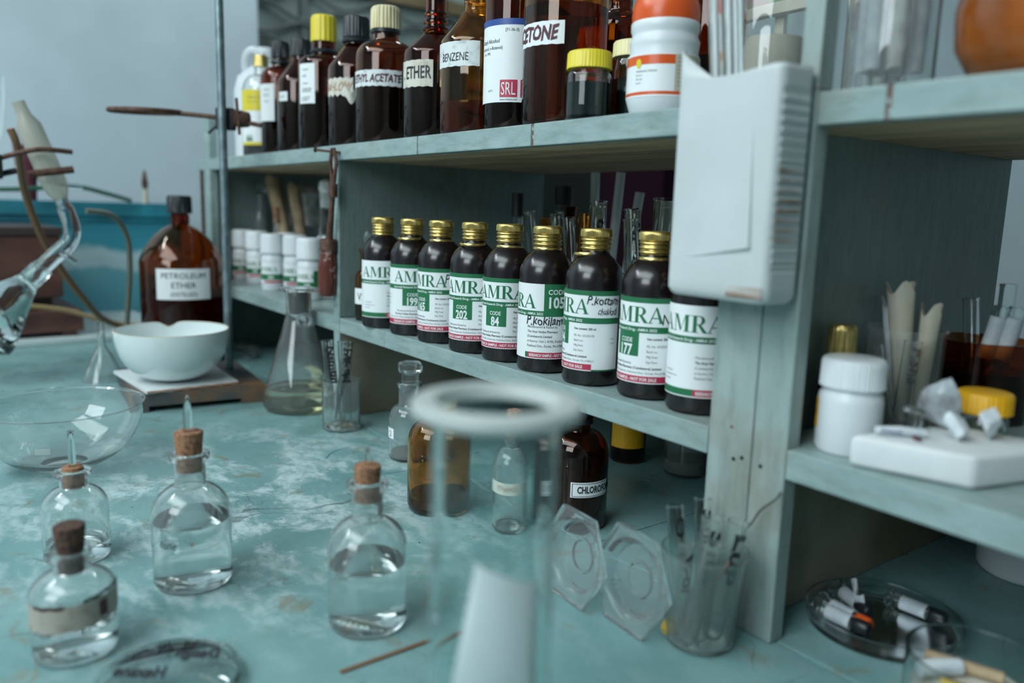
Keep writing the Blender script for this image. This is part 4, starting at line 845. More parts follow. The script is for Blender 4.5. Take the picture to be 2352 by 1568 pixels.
for k, (bx, by, ox, oy, L, r, w_, lb) in enumerate((
    (-0.008, 0.0120, -0.010, 0.000, 0.128, 0.0085, 'ne ol', 'test tube in the small beaker, tall one at the rear'),
    (0.006, -0.010, -0.028, -0.0030, 0.1330, 0.0088, 'Nsmtin', 'test tube in the small beaker leaning toward the conical flask'),
    (-0.006, -0.001, 0.004, 0.0130, 0.130, 0.0080, 'Caryoph', 'test tube in the small beaker with writing down its upper half'),
    (-0.014, -0.012, 0.026, 0.016, 0.103, 0.0066, 'Pipernol', 'shortest test tube in the small beaker, leaning toward the shelf'))):
    tube_thing(lb, (TBX+bx, TBY+by, 0.0035), (ox, oy), L, r, m_hazy if k in (0, 3) else m_tube, 'test tubes in the small beaker', w_)
o = MB()
for k in range(9):
    a = k*2.4; rr = 0.006+0.0019*k
    o.lathe([(0, 0), (0.0022, 0.0004), (0.0026, 0.0015), (0, 0.0026)], 6, xf=Matrix.Translation((rr*math.cos(a), rr*math.sin(a), 0.0030)))
o = tag(obj('crumbs', o, m_crumb), 'amber yellow crumbs on the floor of the small beaker', 'crumbs', kind='stuff'); o.location = (TBX, TBY, 0)

# tall measuring cylinder in the near foreground, paper slip inside
CXY = (-0.2865, -0.3155)
b = thing('measuring_cylinder', 'very near tall glass cylinder with thick flared rim, strongly blurred', 'cylinder', (CXY[0], CXY[1], 0))
H = 0.2475; r = 0.0290
vessel(b, [(0, 0.0215), (r*0.80, 0.0215), (r*0.95, 0.0235), (r, 0.028), (r, 0.04), (r, H-0.004)], 0.0013, m_cyl, n=72)
obj('foot', MB().lathe([(0, 0.0195), (0.012, 0.0190), (0.014, 0.012), (0.030, 0.009), (0.042, 0.006), (0.044, 0.003), (0.042, 0.0), (0, 0.0)], 56), m_cyl, b)
obj('rim', MB().lathe([(0.0262, H-0.0030), (0.0290, H-0.0046), (0.0350, H-0.0046), (0.0385, H-0.0030), (0.0396, H), (0.0385, H+0.0024), (0.0340, H+0.0036), (0.0285, H+0.0030), (0.0262, H), (0.0262, H-0.0030)], 72), m_frosted, b)['label'] = 'thick milky flared rim'
o = MB(); n = 8; vs = []
rd = Vector((rt.x, rt.y, 0)).normalized(); fd = Vector((fwd.x, fwd.y, 0)).normalized()
for (l0, r0, zl_, zr_) in ((-0.0190, 0.0225, 0.0300, 0.0300), (-0.0180, 0.0225, 0.110, 0.105), (-0.0080, 0.0215, 0.1700, 0.1620)):
    for k in range(n+1):
        t_ = k/n; u = l0+(r0-l0)*t_; vs.append(rd*u - fd*(0.004*math.cos(PI*(t_-0.5)))+Vector((0, 0, zl_+(zr_-zl_)*t_)))
o.add(vs, [(j*(n+1)+k, j*(n+1)+k+1, (j+1)*(n+1)+k+1, (j+1)*(n+1)+k) for j in range(2) for k in range(n)], True)
s = tag(obj('paper_slip', o, m_paper, recalc=False), 'white paper slip standing inside the near cylinder', 'paper'); s.location = (CXY[0], CXY[1], 0)
md = s.modifiers.new('thick', 'SOLIDIFY'); md.thickness = 0.0006

# large glass bowl
b = thing('glass_bowl', 'large empty clear glass bowl at the left of the bench', 'bowl', (-1.1170, -0.3912, 0))
pb = [(0, 0.001), (0.028, 0.0), (0.033, 0.0012)] + [(0.033+0.062*math.sin(t*PI/2)**0.9, 0.0012+0.0755*(1-math.cos(t*PI/2))**0.85) for t in (0.15, 0.3, 0.45, 0.6, 0.75, 0.88, 1.0)] + [(0.0968, 0.0785), (0.0968, 0.0797)]
vessel(b, pb, 0.0020, m_clear, n=80)
q = MB(); ph = toward_cam((-1.117, -0.3912)); fq = cylmap(0.083, ph, 0, 0, 0.0004); text(q, '500 ml', 0.0045, -0.045, 0.049, fq); obj('white_lettering', q, m_white_ink, b, recalc=False)
obj('white_writing_patch', patch(MB(), cylmap(0.0795, ph, 0, 0, 0.0004), -0.030, -0.014, 0.037, 0.044), m_white_ink, b, recalc=False)

# hexagonal clear plastic dishes standing on edge
def hexdish(label, p, q_, lean):
    b = thing('hexagonal_dish', label, 'dish', p, 0, 'hexagonal clear dishes standing on edge')
    e = (Vector(q_)-Vector(p)); s = e.length; e = e.normalized(); back = Vector((-e.y, e.x, 0)) * 1.0
    upv = (Vector((0, 0, 1))*math.cos(lean)+back*math.sin(lean)); nrm = e.cross(upv)   # points to the viewer's side
    c = e*s*0.5+upv*s*0.866
    X = Matrix((e, upv, nrm)).transposed().to_4x4(); X.translation = c
    def ring(R, z, n=6, rot=PI/6): return [X @ Vector((R*math.cos(2*PI*k/n+(PI/6+PI/6 if n == 6 else 0)), R*math.sin(2*PI*k/n+(PI/3 if n == 6 else 0)), z)) for k in range(n)]
    m_ = MB(); n = 48
    def hexr(R, a):   # hexagon with flat sides at top and bottom
        t = (a % (PI/3))-PI/6; return R*0.866/math.cos(t)
    rows = []
    prof = [('c', 0.0, -0.0105), ('c', 0.0125, -0.0105), ('c', 0.0135, -0.0085), ('c', 0.0150, -0.0085), ('c', 0.0160, -0.0100), ('c', 0.0290, -0.0085), ('c', 0.0325, -0.001), ('c', 0.0345, 0.0002), ('h', s*0.93, -0.0005), ('h', s*0.965, 0.0018), ('h', s, 0.0018), ('h', s, -0.0022), ('h', s*0.95, -0.0026), ('c', 0.0345, -0.0022), ('c', 0.0315, -0.0030), ('c', 0.0285, -0.0105), ('c', 0.0160, -0.0122), ('c', 0.0, -0.0124)]
    vs = []; idx = []
    for kind, R, z in prof:
        if R == 0: idx.append([len(vs)]); vs.append(X @ Vector((0, 0, z))); continue
        row = []
        for k in range(n):
            a = 2*PI*k/n; rr = min(R, s*0.80) if kind == 'c' else hexr(R, a+0.0)
            row.append(len(vs)); vs.append(X @ Vector((rr*math.cos(a), rr*math.sin(a), z)))
        idx.append(row)
    fs = []
    for a, c_ in zip(idx, idx[1:]):
        for k in range(n):
            k2 = (k+1) % n
            if len(a) == 1: fs.append((a[0], c_[k2], c_[k]))
            elif len(c_) == 1: fs.append((a[k], a[k2], c_[0]))
            else: fs.append((a[k], a[k2], c_[k2], c_[k]))
    obj('dish_body', m_.add(vs, fs, True), m_plastic_clear, b)
    return b
hexdish('clear hexagonal dish standing on edge nearest the labelled chloroform bottle', (-0.5110, -0.0860, 0.0006), (-0.4655, -0.0905, 0.0006), 0.12)
hexdish('clear hexagonal dish standing on edge beside the cloudy beaker', (-0.4500, -0.0790, 0.0006), (-0.4030, -0.0830, 0.0006), 0.12)

# cloudy beaker with tubes at the foot of the post
FX, FY = -0.3800, -0.0420
b = beaker('cloudy glass beaker crowded with tubes at the foot of the post', (FX, FY), 0, 0.0325, 0.0775, m_cloud, rb=0.0270)
ftubes = ((-0.012, -0.004, -0.0160, -0.0030, 0.104, 0.0066, 'Ovid', 'open test tube at the left side of the cloudy beaker'),
          (-0.004, 0.010, -0.0150, 0.0060, 0.108, 0.0066, 'Stigm', 'second open test tube from the left in the cloudy beaker'),
          (0.006, -0.010, 0.0010, 0.0070, 0.103, 0.0080, 'Sita', 'wide hazy tube standing in the middle of the cloudy beaker'),
          (0.010, 0.003, 0.0110, 0.0080, 0.102, 0.0080, 'Lup', 'hazy tube behind the middle one in the cloudy beaker'),
          (0.002, -0.0165, 0.0200, -0.002, 0.093, 0.0070, None, 'hazy tube leaning to the right rim of the cloudy beaker'),
          (-0.010, -0.0135, 0.003, -0.001, 0.080, 0.0062, 'V-ol', 'short tube with dark writing at the front of the cloudy beaker'))
for k, (bx, by, ox, oy, L, r, w_, lb) in enumerate(ftubes):
    tube_thing(lb, (FX+bx, FY+by, 0.0032), (ox, oy), L, r, m_cloud if k > 1 else m_hazy, 'tubes in the cloudy beaker', w_, wm=m_ink)
tag(obj('thin_stick', MB().tube([(FX-0.016, FY-0.010, 0.0045), (FX+0.025, FY-0.002, 0.0760)], 0.0010, 8), m_twig), 'thin reddish stick slanting through the cloudy beaker', 'stick')
tag(obj('wax_lump', MB().lathe([(0, 0), (0.006, 0.001), (0.0075, 0.006), (0.005, 0.011), (0, 0.0125)], 14, mod=lambda r_, z, a: r_*(1+0.12*math.sin(3*a))), m_crumb), 'small yellow lump at the bottom of the cloudy beaker', 'lump').location = (FX-0.0165, FY-0.0165, 0.0034)
wire = smooth_path([(-0.3440, -0.0020, 0.1270), (-0.3455, -0.0075, 0.1210), (-0.3560, -0.0085, 0.110), (-0.3620, -0.010, 0.098), (-0.368, -0.014, 0.085), (-0.3765, -0.0155, 0.0720)])
tag(obj('thread', MB().tube(wire, 0.0009, 8), m_plate), 'dark thread hanging from the edge of the post over the cloudy beaker', 'thread')

# petri dish with vials under the right compartment
PX, PY = -0.3090, 0.1056
b = thing('petri_dish', 'wide shallow glass dish of small labelled vials under the right shelf', 'dish', (PX, PY, 0))
vessel(b, [(0, 0.0006), (0.0575, 0), (0.0595, 0.001), (0.0602, 0.004), (0.0602, 0.0125), (0.0608, 0.0135)], 0.0018, m_hazy, n=80)
vcount = 0
for (x, y, ang, tipm, lb) in ((-0.3500, 0.0720, 0.02, m_blackcap, 'white-labelled vial lying in front in the shallow dish, black end'), (-0.3530, 0.0850, -0.10, m_orange, 'white-labelled vial with orange-brown end in the shallow dish'),
                            (-0.3600, 0.1210, -0.45, m_blackcap, 'white-labelled vial at the rear left of the shallow dish'), (-0.3230, 0.1420, 0.05, m_blackcap, 'white-labelled vial lying alone toward the rear of the shallow dish')):
    t = thing('sample_vial', lb, 'vial', (x, y, 0.0090), 0, 'sample vials in the shallow dish')
    d = Vector((math.cos(ang), math.sin(ang), 0)); L = 0.044
    xf = d.to_track_quat('Z', 'Y').to_matrix().to_4x4()
    obj('vial_glass', MB().lathe([(0.0085, 0), (0.0085, 0.002), (0.0055, 0.004), (0.0055, L), (0.0045, L), (0.0045, 0.004), (0.0070, 0.0), (0.0085, 0)], 20, xf=xf), m_tube, t)
    obj('wrapped_label', MB().lathe([(0.0057, 0.011), (0.0062, 0.0112), (0.0062, 0.0325), (0.0057, 0.0327)], 20, xf=xf), m_paperwhite, t)
    obj('end_cap', MB().lathe([(0, L-0.009), (0.0052, L-0.009), (0.0058, L-0.006), (0.0058, L+0.002), (0.0045, L+0.004), (0, L+0.004)], 18, xf=xf), tipm, t)
    q = MB(); fq = lambda u, v: xf @ Vector((0.0065*math.cos(PI/2*0+v/0.0065-PI/2+2.2), 0.0065*math.sin(v/0.0065-PI/2+2.2), 0.013+u))
    text(q, 'P.25', 0.005, 0.0, 0.0, fq, squeeze=0.8); obj('pen_lettering', q, m_blue_ink, t, recalc=False)
q = MB(); n = 8
q.add([(0.010*k/n*2-0.010, 0.003*math.sin(k*0.9), 0.0+j*0.024+0.004*math.sin(k*0.8)) for k in range(n+1) for j in (0, 1)], [(2*k, 2*k+2, 2*k+3, 2*k+1) for k in range(n)], True)
s = tag(obj('curled_paper_label', q, m_paperwhite, recalc=False), 'curled paper label standing up at the rear of the shallow dish', 'paper'); s.location = (-0.3330, 0.1120, 0.0040); s.rotation_euler = (0.35, 0.3, -0.6)
s.modifiers.new('thick', 'SOLIDIFY').thickness = 0.0004
# second dish at the right bottom corner
DX, DY = -0.2120, 0.0480
b = thing('petri_dish', 'glass dish of paper scraps and small tubes cut by the bottom right corner', 'dish', (DX, DY, 0))
vessel(b, [(0, 0.0006), (0.041, 0), (0.0435, 0.001), (0.0445, 0.004), (0.0445, 0.038), (0.0452, 0.039)], 0.0018, m_hazy, n=72)
tag(obj('scrap_bed', MB().lathe([(0, 0.0035), (0.040, 0.0035), (0.0385, 0.014), (0.020, 0.0172), (0, 0.0172)], 30, mod=lambda r_, z, a: r_*(1+0.03*math.sin(9*a+z*500))), m_paper_old), 'loose paper and wood scraps filling the corner dish', 'scraps', kind='stuff').location = (DX, DY, 0)
for (x, y, ang, L, r, m_, nm, lb) in ((-0.012, 0.010, 0.3, 0.050, 0.0045, m_tan, 'paper_tube', 'tan rolled scrap in the corner dish'), (-0.020, -0.008, 1.0, 0.030, 0.0058, m_paperwhite, 'paper_tube', 'white rolled scrap in the corner dish'),
                                  (0.004, -0.018, 0.2, 0.034, 0.0040, m_crumb, 'paper_tube', 'yellow rolled scrap in the corner dish')):
    t = obj(nm, MB().tube([(-L/2, 0, 0), (0, 0.001, 0), (L/2, 0, 0.0005)], [r, r*1.05, r], 14), m_, None, (DX+x, DY+y, 0.0175+r), (0, 0, ang)); tag(t, lb, 'scrap', 'scraps in the corner dish')
# flat dish lid with writing at the bottom left
LX, LY = -0.5480, -0.4030
b = thing('dish_lid', 'flat glass dish lid with marker writing, cut off at the bottom left', 'lid', (LX, LY, 0))
vessel(b, [(0, 0.0095), (0.044, 0.0095), (0.0465, 0.008), (0.0475, 0.005), (0.0475, 0.0)], 0.0012, m_hazy, n=64) if False else obj('lid_glass', MB().lathe([(0, 0.0105), (0.0450, 0.0105), (0.0470, 0.0095), (0.0475, 0.0070), (0.0475, 0.0004), (0.0458, 0.0004), (0.0458, 0.0080), (0.0445, 0.0090), (0, 0.0090)], 72), m_tube, b)
ang = math.atan2(-(cam_loc.x-LX), (cam_loc.y-LY))+PI
r_dir = Vector((rt.x, rt.y, 0)).normalized(); f_dir = Vector((fwd.x, fwd.y, 0)).normalized()
q = MB(); fq = lambda u, v: r_dir*u + f_dir*v + Vector((0, 0, 0.0109))
text(q, 'Design', 0.013, -0.004, 0.006, lambda u, v: r_dir*(0.024-u)+f_dir*(v+0.012)+Vector((0, 0, 0.0109)), shear=0.2, bold=0.045, squeeze=0.62)
text(q, 'Hexane', 0.013, 0.010, -0.008, lambda u, v: r_dir*(0.010-u)+f_dir*(v)+Vector((0, 0, 0.0109)), shear=0.2, bold=0.045, squeeze=0.62)
obj('marker_lettering', q, m_ink, b, recalc=False)
tag(obj('wooden_strip', MB().box(-0.050, 0.050, -0.0020, 0.0020, 0.0, 0.0010, 0.0003), m_hose, None, (-0.4970, -0.2480, 0.0), (0, 0, math.radians(91))), 'thin brown strip lying on the bench beside the near cylinder', 'strip')

# ============================================================ RETORT STAND, TILE AND BOWL, WINCHESTER
b = thing('retort_stand', 'iron retort stand with grey rod, ring clamp and heavy base plate', 'stand', (-1.4544, -0.0784, 0))
pl = [(-1.3328, -0.2620), (-1.3129, -0.0610), (-1.5480, -0.0400), (-1.5680, -0.2450)]
def prism(pts, z0, z1):
    n = len(pts); q = MB(); q.add([(x, y, z0) for x, y in pts]+[(x, y, z1) for x, y in pts], [tuple(range(n-1, -1, -1)), tuple(range(n, 2*n))]+[(i, (i+1) % n, n+(i+1) % n, n+i) for i in range(n)]); return q
L_ = lambda pts: [(x+1.4544, y+0.0784) for x, y in pts]
obj('base_plate', prism(L_(pl), 0.009, 0.0300), m_plate, b)
def quad_at(u0, u1, v0, v1):
    A, B_, C_, D_ = [Vector((x, y)) for x, y in pl]
    f = lambda u, v: tuple((A*(1-u)+B_*u)*(1-v)+(D_*(1-u)+C_*u)*v); return [f(u0, v0), f(u1, v0), f(u1, v1), f(u0, v1)]
for (u0, u1) in ((0.0, 0.09), (0.80, 1.0)): obj('foot', prism(L_(quad_at(u0, u1, 0.0, 1.0)), 0.0, 0.009), m_plate, b)
obj('rod', MB().tube([(0, 0, 0.03), (0, 0, 0.85)], 0.0072, 24), m_steel, b)
zr = 0.4790
rx = Vector((rt.x, rt.y, 0)).normalized()        # the ring points across the view
d_ = (Vector((-1.4544, -0.0784, 0))-Vector((-1.635, -0.245, 0))).normalized()
cl = thing('ring_clamp', 'rusty iron ring on an arm clamped to the retort stand rod', 'clamp', (-1.4544, -0.0784, zr))
e1 = -rx
bd = Vector((fwd.x, fwd.y, 0)).normalized()*0.0185
obj('arm', MB().tube(smooth_path([tuple(bd-e1*0.062+Vector((0, 0, -0.010))), tuple(bd), tuple(bd+e1*0.045+Vector((0, 0, 0.004))), tuple(bd+e1*0.085+Vector((0, 0, 0.0065)))]), 0.0042, 12), m_rust, cl)
RT = -0.0035
cr = bd+e1*0.1420+Vector((0, 0, 0.0085)); fx = Vector((-e1.y, e1.x, 0))
obj('ring', MB().tube([tuple(cr+e1*0.058*math.cos(2*PI*k/40)+(fx*0.058+Vector((0, 0, RT)))*math.sin(2*PI*k/40)) for k in range(41)], 0.0045, 12, cap=False), m_rust, cl)
obj('boss_head', MB().box(-0.016, 0.016, -0.0088, 0.0088, -0.020, 0.018, 0.003, xf=Matrix.Translation(bd*0.97) @ Matrix.Rotation(math.atan2(rx.y, rx.x), 4, 'Z')), m_darkiron, cl)
obj('boss_jaw', MB().lathe([(0, -0.014), (0.013, -0.014), (0.015, 0), (0.013, 0.014), (0, 0.014)], 20, xf=Matrix.Translation(bd-e1*0.026) @ Matrix.Rotation(PI/2, 4, 'X')), m_rust, cl)
obj('wing_screw', MB().tube([tuple(bd*0.25-e1*0.028+Vector((0, 0, -0.028))), tuple(bd*0.25-e1*0.024+Vector((0, 0, 0.034)))], 0.0028, 8), m_rust, cl)
obj('wing_screw', MB().tube([tuple(bd+e1*0.032+Vector((0, 0, -0.026))), tuple(bd+e1*0.010+Vector((0, 0, -0.006)))], 0.0026, 8), m_darkiron, cl)
b = thing('white_tile', 'square white ceramic tile on the stand base, chipped brown front edge', 'tile', (-1.43, -0.17, 0.0305))
T4 = [(-1.3260, -0.2470), (-1.3339, -0.1010), (-1.5322, -0.0940), (-1.5160, -0.2600)]; T4 = [(x+1.43, y+0.17) for x, y in T4]
obj('tile_slab', prism(T4, 0.0, 0.0050), m_tile, b)
n_ = 20; A_ = Vector(T4[0]+(0.0024,)); B_ = Vector(T4[1]+(0.0024,))
obj('chipped_edge', MB().tube([tuple(A_.lerp(B_, k/n_)+Vector((0.0004*math.sin(k*2.3), 0, 0.0005*math.sin(k*1.7)))) for k in range(n_+1)], 0.0019, 6), m_twig, b)
b = thing('porcelain_bowl', 'white porcelain evaporating bowl with pouring notch on the tile', 'bowl', (-1.4000, -0.1880, 0.0358))
R_ = 0.0905; HB = 0.0850
prof = [(0, 0)] + [(R_*math.sin(t*PI/2)**0.72, HB*(1-math.cos(t*PI/2))**1.05) for t in (0.06, 0.12, 0.22, 0.34, 0.46, 0.58, 0.70, 0.82, 0.92)] + [(R_, HB)]
sp, _i = shell_profile(prof, 0.0030); n = 96; bm_ = MB(); bm_.lathe(sp, n)
pn = math.atan2(0.35, -1.0)+PI*0 ; pn = math.atan2(-(cam_loc.y-(-0.188)), -(cam_loc.x+1.400))
vv = []
for (x, y, z) in bm_.v:
    a = math.atan2(y, x); da = (a-pn-0.05+PI) % (2*PI)-PI
    if z > HB*0.75: z -= 0.0095*math.exp(-(da/0.13)**2)*((z-HB*0.75)/(HB*0.25))
    vv.append((x, y, z))
bm_.v = vv
bo = obj('bowl_shell', bm_, m_porcelain, b); b.rotation_euler = (0, 0, 0)
obj('rim_wear', MB().tube([((R_-0.0013)*math.cos(2*PI*k/72), (R_-0.0013)*math.sin(2*PI*k/72), HB+0.0003-0.0095*math.exp(-(((2*PI*k/72-pn-0.05+PI) % (2*PI)-PI)/0.13)**2)) for k in range(73)], 0.0011, 6, cap=False), m_beige, b)
b = thing('winchester_bottle', 'large amber bottle labelled PETROLEUM ETHER behind the white bowl', 'bottle', (-1.7248, -0.0869, 0)); b.name = 'solvent_bottle'; ph = toward_cam((-1.7248, -0.0869))
vessel(b, outer_profile(0.0805, 0.212, 0.290, 0.322, 0.0160, shoulder='mid'), 0.003, m_amber, 0.150, m_redliq, n=64)
obj('collar', MB().lathe([(0.0160, 0.286), (0.0185, 0.288), (0.0185, 0.306), (0.0160, 0.307)], 32), m_amber_dk, b)
cap(b, 0.0235, 0.3085, 0.3440, m_blackcap, 30, 0.0006)
fq = cylmap(0.0805, ph, 0, 0, 0.0004); f2 = cylmap(0.0805, ph, 0, 0, 0.0009)
l = label_part(b, fq, -0.050, 0.056, 0.140, 0.2010); q = MB()
text(q, 'PETROLEUM', 0.0110, 0.003, 0.182, f2, width=0.084, align='C', bold=0.0); text(q, 'ETHER', 0.0115, 0.003, 0.163, f2, width=0.046, align='C'); text(q, '(DISTILLED)', 0.0080, 0.003, 0.147, f2, width=0.050, align='C'); obj('black_lettering', q, m_ink, l, recalc=False)
b = thing('glass_funnel', 'clear glass funnel standing upside down behind the white bowl', 'funnel', (-1.5853, -0.2289-0.03, 0.0))
b.location = (-1.6200, -0.2600, 0.0)
obj('funnel_glass', MB().lathe([(0.0365, 0), (0.030, 0.018), (0.018, 0.044), (0.0080, 0.062), (0.0062, 0.070), (0.0055, 0.108), (0.0042, 0.108), (0.0048, 0.070), (0.0066, 0.060), (0.0165, 0.043), (0.0285, 0.017), (0.0350, 0), (0.0365, 0)], 48), m_clear, b)
# small loose glass pieces behind the stand
for (x, y, a, L, lb) in ((-1.78, 0.06, 0.5, 0.060, 'clear glass tube lying under the shelf right of the stand rod'), (-1.70, 0.045, -0.5, 0.050, 'short clear glass tube lying under the shelf beside the longer one')):
    b = thing('glass_tube', lb, 'tube', (x, y, 0.0098)); d = Vector((math.cos(a), math.sin(a), 0)); obj('tube_wall', open_tube(MB(), tuple(-d*L/2), tuple(d*L/2), 0.009, 0.0015), m_clear, b)

# hanging brown-handled tool and nail
b = thing('hanging_tool', 'rusty iron rod tool with red-brown handle hanging from a nail on the shelf edge', 'tool', (-1.1426, -0.0120, 0.4040))
obj('shaft', MB().tube([(-0.0005, 0, -0.045), (-0.006, 0, -0.075), (-0.0170, 0, -0.128)], [0.0045, 0.0042, 0.0062], 12), m_rust, b)
for s_ in (-1, 1): obj('twisted_strip', MB().tube(smooth_path([(0.001, 0.001*s_, 0.014), (0.0015+0.0058*s_, 0.002*s_, -0.006), (0.001+0.0065*s_, 0.0, -0.020), (0.0+0.002*s_, 0, -0.045)]), 0.0030, 8), m_rust, b)
obj('ferrule', MB().tube([(0.0, 0, -0.038), (-0.001, 0, -0.058)], 0.0068, 14), m_rust, b)
xf = Matrix.Translation((-0.0170, 0, -0.122)) @ Matrix.Rotation(PI+0.10, 4, 'Y')
obj('handle_ferrule', MB().lathe([(0, 0), (0.0125, 0), (0.0135, 0.004), (0.0135, 0.012), (0.0142, 0.0135), (0.0142, 0.0155), (0, 0.0155)], 28, xf=xf), m_rust, b)
obj('handle', MB().lathe([(0, 0.0155), (0.0118, 0.0155), (0.0110, 0.022), (0.0135, 0.032), (0.0148, 0.042), (0.0148, 0.070), (0.0138, 0.083), (0.0110, 0.0875), (0, 0.0885)], 32, xf=xf), m_handle, b)
b = thing('nail', 'long rusty nail in the upper shelf edge holding the hanging tool', 'nail', (-1.1420, 0, 0.4125)); b2 = b
obj('shank', MB().tube([(0.0, 0.0, 0.0), (-0.036, -0.024, 0.004)], 0.0020, 10), m_rust, b)
obj('head', MB().tube([(-0.0358, -0.0239, 0.004), (-0.0372, -0.0248, 0.0042)], 0.0040, 12), m_rust, b)

# ============================================================ HANGING JUG
b = thing('hanging_jug', 'milky white plastic container with ribbed side, cut open and hung on the post', 'container', (-0.3895, -0.0240, 0.2735))
X0, X1, Y0, Y1, HJ = -0.0480, 0.0465, -0.0200, 0.0200, 0.1660
bm = bmesh.new(); n = 12; cr_ = 0.007
def rr_outline(ins, cr):
    pts = []
    for (cx, cy, a0) in ((X1-cr-ins, Y1-cr-ins, 0), (X0+cr+ins, Y1-cr-ins, PI/2), (X0+cr+ins, Y0+cr+ins, PI), (X1-cr-ins, Y0+cr+ins, 3*PI/2)):
        for k in range(6): a = a0+PI/2*k/5; pts.append((cx+cr*math.cos(a), cy+cr*math.sin(a)))
    out = []
    for i, p in enumerate(pts):
        out.append(p); nx = pts[(i+1) % len(pts)]; dd_ = math.hypot(nx[0]-p[0], nx[1]-p[1])
        if dd_ > 0.012:
            m_ = 12
            out += [(p[0]+(nx[0]-p[0])*j/m_, p[1]+(nx[1]-p[1])*j/m_) for j in range(1, m_)]
    return out
q = MB(); rows = []
zs = [0, 0.002, 0.006] + [0.012+k*0.0016 for k in range(96)]
zs = [z for z in zs if z < HJ-0.006] + [HJ-0.004, HJ]
def topz(x, y):   # the cut rim dips between a raised flap at the left front and the right
    t = (x-X0)/(X1-X0); zz = HJ + 0.0200*max(0, 1-t/0.36)*(1 if y < -0.012 else 0.1) - 0.004*math.sin(PI*min(1, t*1.1)) + (0.001 if x > X1-0.004 and y > 0 else 0)
    return zz
outl = []
for z in zs:
    ins = 0.0035*(1-min(1, z/0.006))**2; pts = rr_outline(ins, cr_); row = []
    for (x, y) in pts:
        xx = x; yy = y
        if x > X1-0.0045 and abs(y) < 0.0165 and 0.024 < z < 0.150: xx = x-0.0016*(0.5+0.5*math.cos(2*PI*z/0.0078))*(1-(abs(y)/0.0165)**6)
        row.append((xx, yy, z if z < HJ-0.001 else topz(x, y)))
    rows.append(row)
# extra columns on the ribbed side come from the rounded outline; build skin
vs = [p for row in rows for p in row]; m2 = len(rows[0])
fs = [(i*m2+k, i*m2+(k+1) % m2, (i+1)*m2+(k+1) % m2, (i+1)*m2+k) for i in range(len(rows)-1) for k in range(m2)]
fs.append(tuple(range(m2-1, -1, -1)))
jb = obj('container_shell', q.add(vs, fs, True), m_jug, b); sm = jb.modifiers.new('wall', 'SOLIDIFY'); sm.thickness = 0.0012; sm.offset = -1
# ridges on the side and raised panel line on the front
for k in range(17):
    z = 0.0300+k*0.0070
    obj('rib', MB().box(X1-0.0018, X1+0.0003, -0.0155, 0.0150, z, z+0.0028, 0.0008), m_jugstain if 2 <= k <= 9 else m_jug, b)
A3, B3, C3 = (-0.026, 0.030), (0.026, 0.125), (0.031, 0.040)
obj('crease_fold', MB().add([(A3[0], Y0-0.0001, A3[1]), (B3[0], Y0-0.0001, B3[1]), (C3[0], Y0-0.0028, C3[1]), (C3[0]+0.001, Y0+0.0002, C3[1])], [(0, 2, 1), (0, 3, 2), (2, 3, 1)]), m_jug, b, recalc=False)
obj('stain', MB().box(0.012, X1-0.003, Y0-0.0003, Y0+0.0002, 0.004, 0.012, 0.0001), m_jugstain, b)
for k, (x, y, ox, oy, L, r, lb) in enumerate(((-0.012, 0.0060, -0.034, 0.006, 0.245, 0.0050, 'glass pipette leaning out of the hanging container, leftmost of three'), (-0.002, 0.0080, -0.0300, 0.004, 0.245, 0.0050, 'glass pipette in the hanging container, middle of three'), (0.008, 0.0040, -0.030, 0.004, 0.238, 0.0045, 'glass pipette in the hanging container, rightmost of three'))):
    t = thing('glass_pipette', lb, 'pipette', (-0.3895+x, -0.0240+y, 0.2762), 0, 'glass pipettes in the hanging container')
    obj('pipette_tube', MB().tube([(0, 0, 0), (ox, oy, L)], r, 16), m_hazy, t)
    obj('inner_bore', MB().tube([(ox*0.02, oy*0.02, L*0.02), (ox*0.97, oy*0.97, L*0.97)], r*0.35, 8), m_white, t)

# ============================================================ RIGHT COMPARTMENT
def wide_jar(label, xy, r, hb, ht, m=m_white, lid=m_white):
    b = thing('plastic_jar', label, 'jar', (xy[0], xy[1], ZL))
    obj('jar_body', MB().lathe([(0, 0), (r*0.92, 0), (r, 0.003), (r, hb-0.009), (r*0.97, hb-0.004), (r*0.85, hb), (r*0.85, hb+0.006), (0, hb+0.006)], 56), m, b)
    cap(b, r*0.985, hb+0.002, ht, lid, 60, 0.0003, 'lid'); return b
b = wide_jar('white plastic jar with ribbed lid and yellow label, right of the post', (-0.3200, 0.0420), 0.0236, 0.0480, 0.0720); ph = toward_cam((-0.32, 0.042))
l = label_part(b, cylmap(0.0236, ph, 0, 0, 0.0003), -0.044, -0.0275, 0.017, 0.040, m_yellow2); q = MB(); text(q, '8 V', 0.006, -0.0395, 0.026, cylmap(0.0236, ph, 0, 0, 0.0006)); obj('black_lettering', q, m_ink, l, recalc=False)
b = thing('gold_cap_bottle', 'dark bottle with tall gold cap behind the white jar, right of the post', 'bottle', (-0.3555, 0.082, ZL)); b.name = 'dark_bottle'
obj('bottle_body', MB().lathe([(0, 0), (0.014, 0), (0.015, 0.003), (0.015, 0.045), (0.011, 0.054), (0.010, 0.06), (0, 0.06)], 32), m_syrup, b)
cap(b, 0.0112, 0.058, 0.0900, m_gold, 30, 0.0003)
BX, BY = -0.3378, 0.1500
b = beaker('glass beaker holding paper cones and tubes in the right compartment', (BX, BY), ZL, 0.0310, 0.0860)
paper_roll('paper_cone', 'widest pale paper roll in the right compartment beaker', (BX+0.002, BY+0.004, ZL+0.004), (BX-0.012, BY+0.008, ZL+0.1180), 0.006, 0.0125, m_beige)
paper_roll('paper_cone', 'white folded paper behind the widest roll in the right compartment beaker', (BX-0.008, BY+0.012, ZL+0.004), (BX-0.022, BY+0.016, ZL+0.1050), 0.005, 0.0100, m_paperwhite)
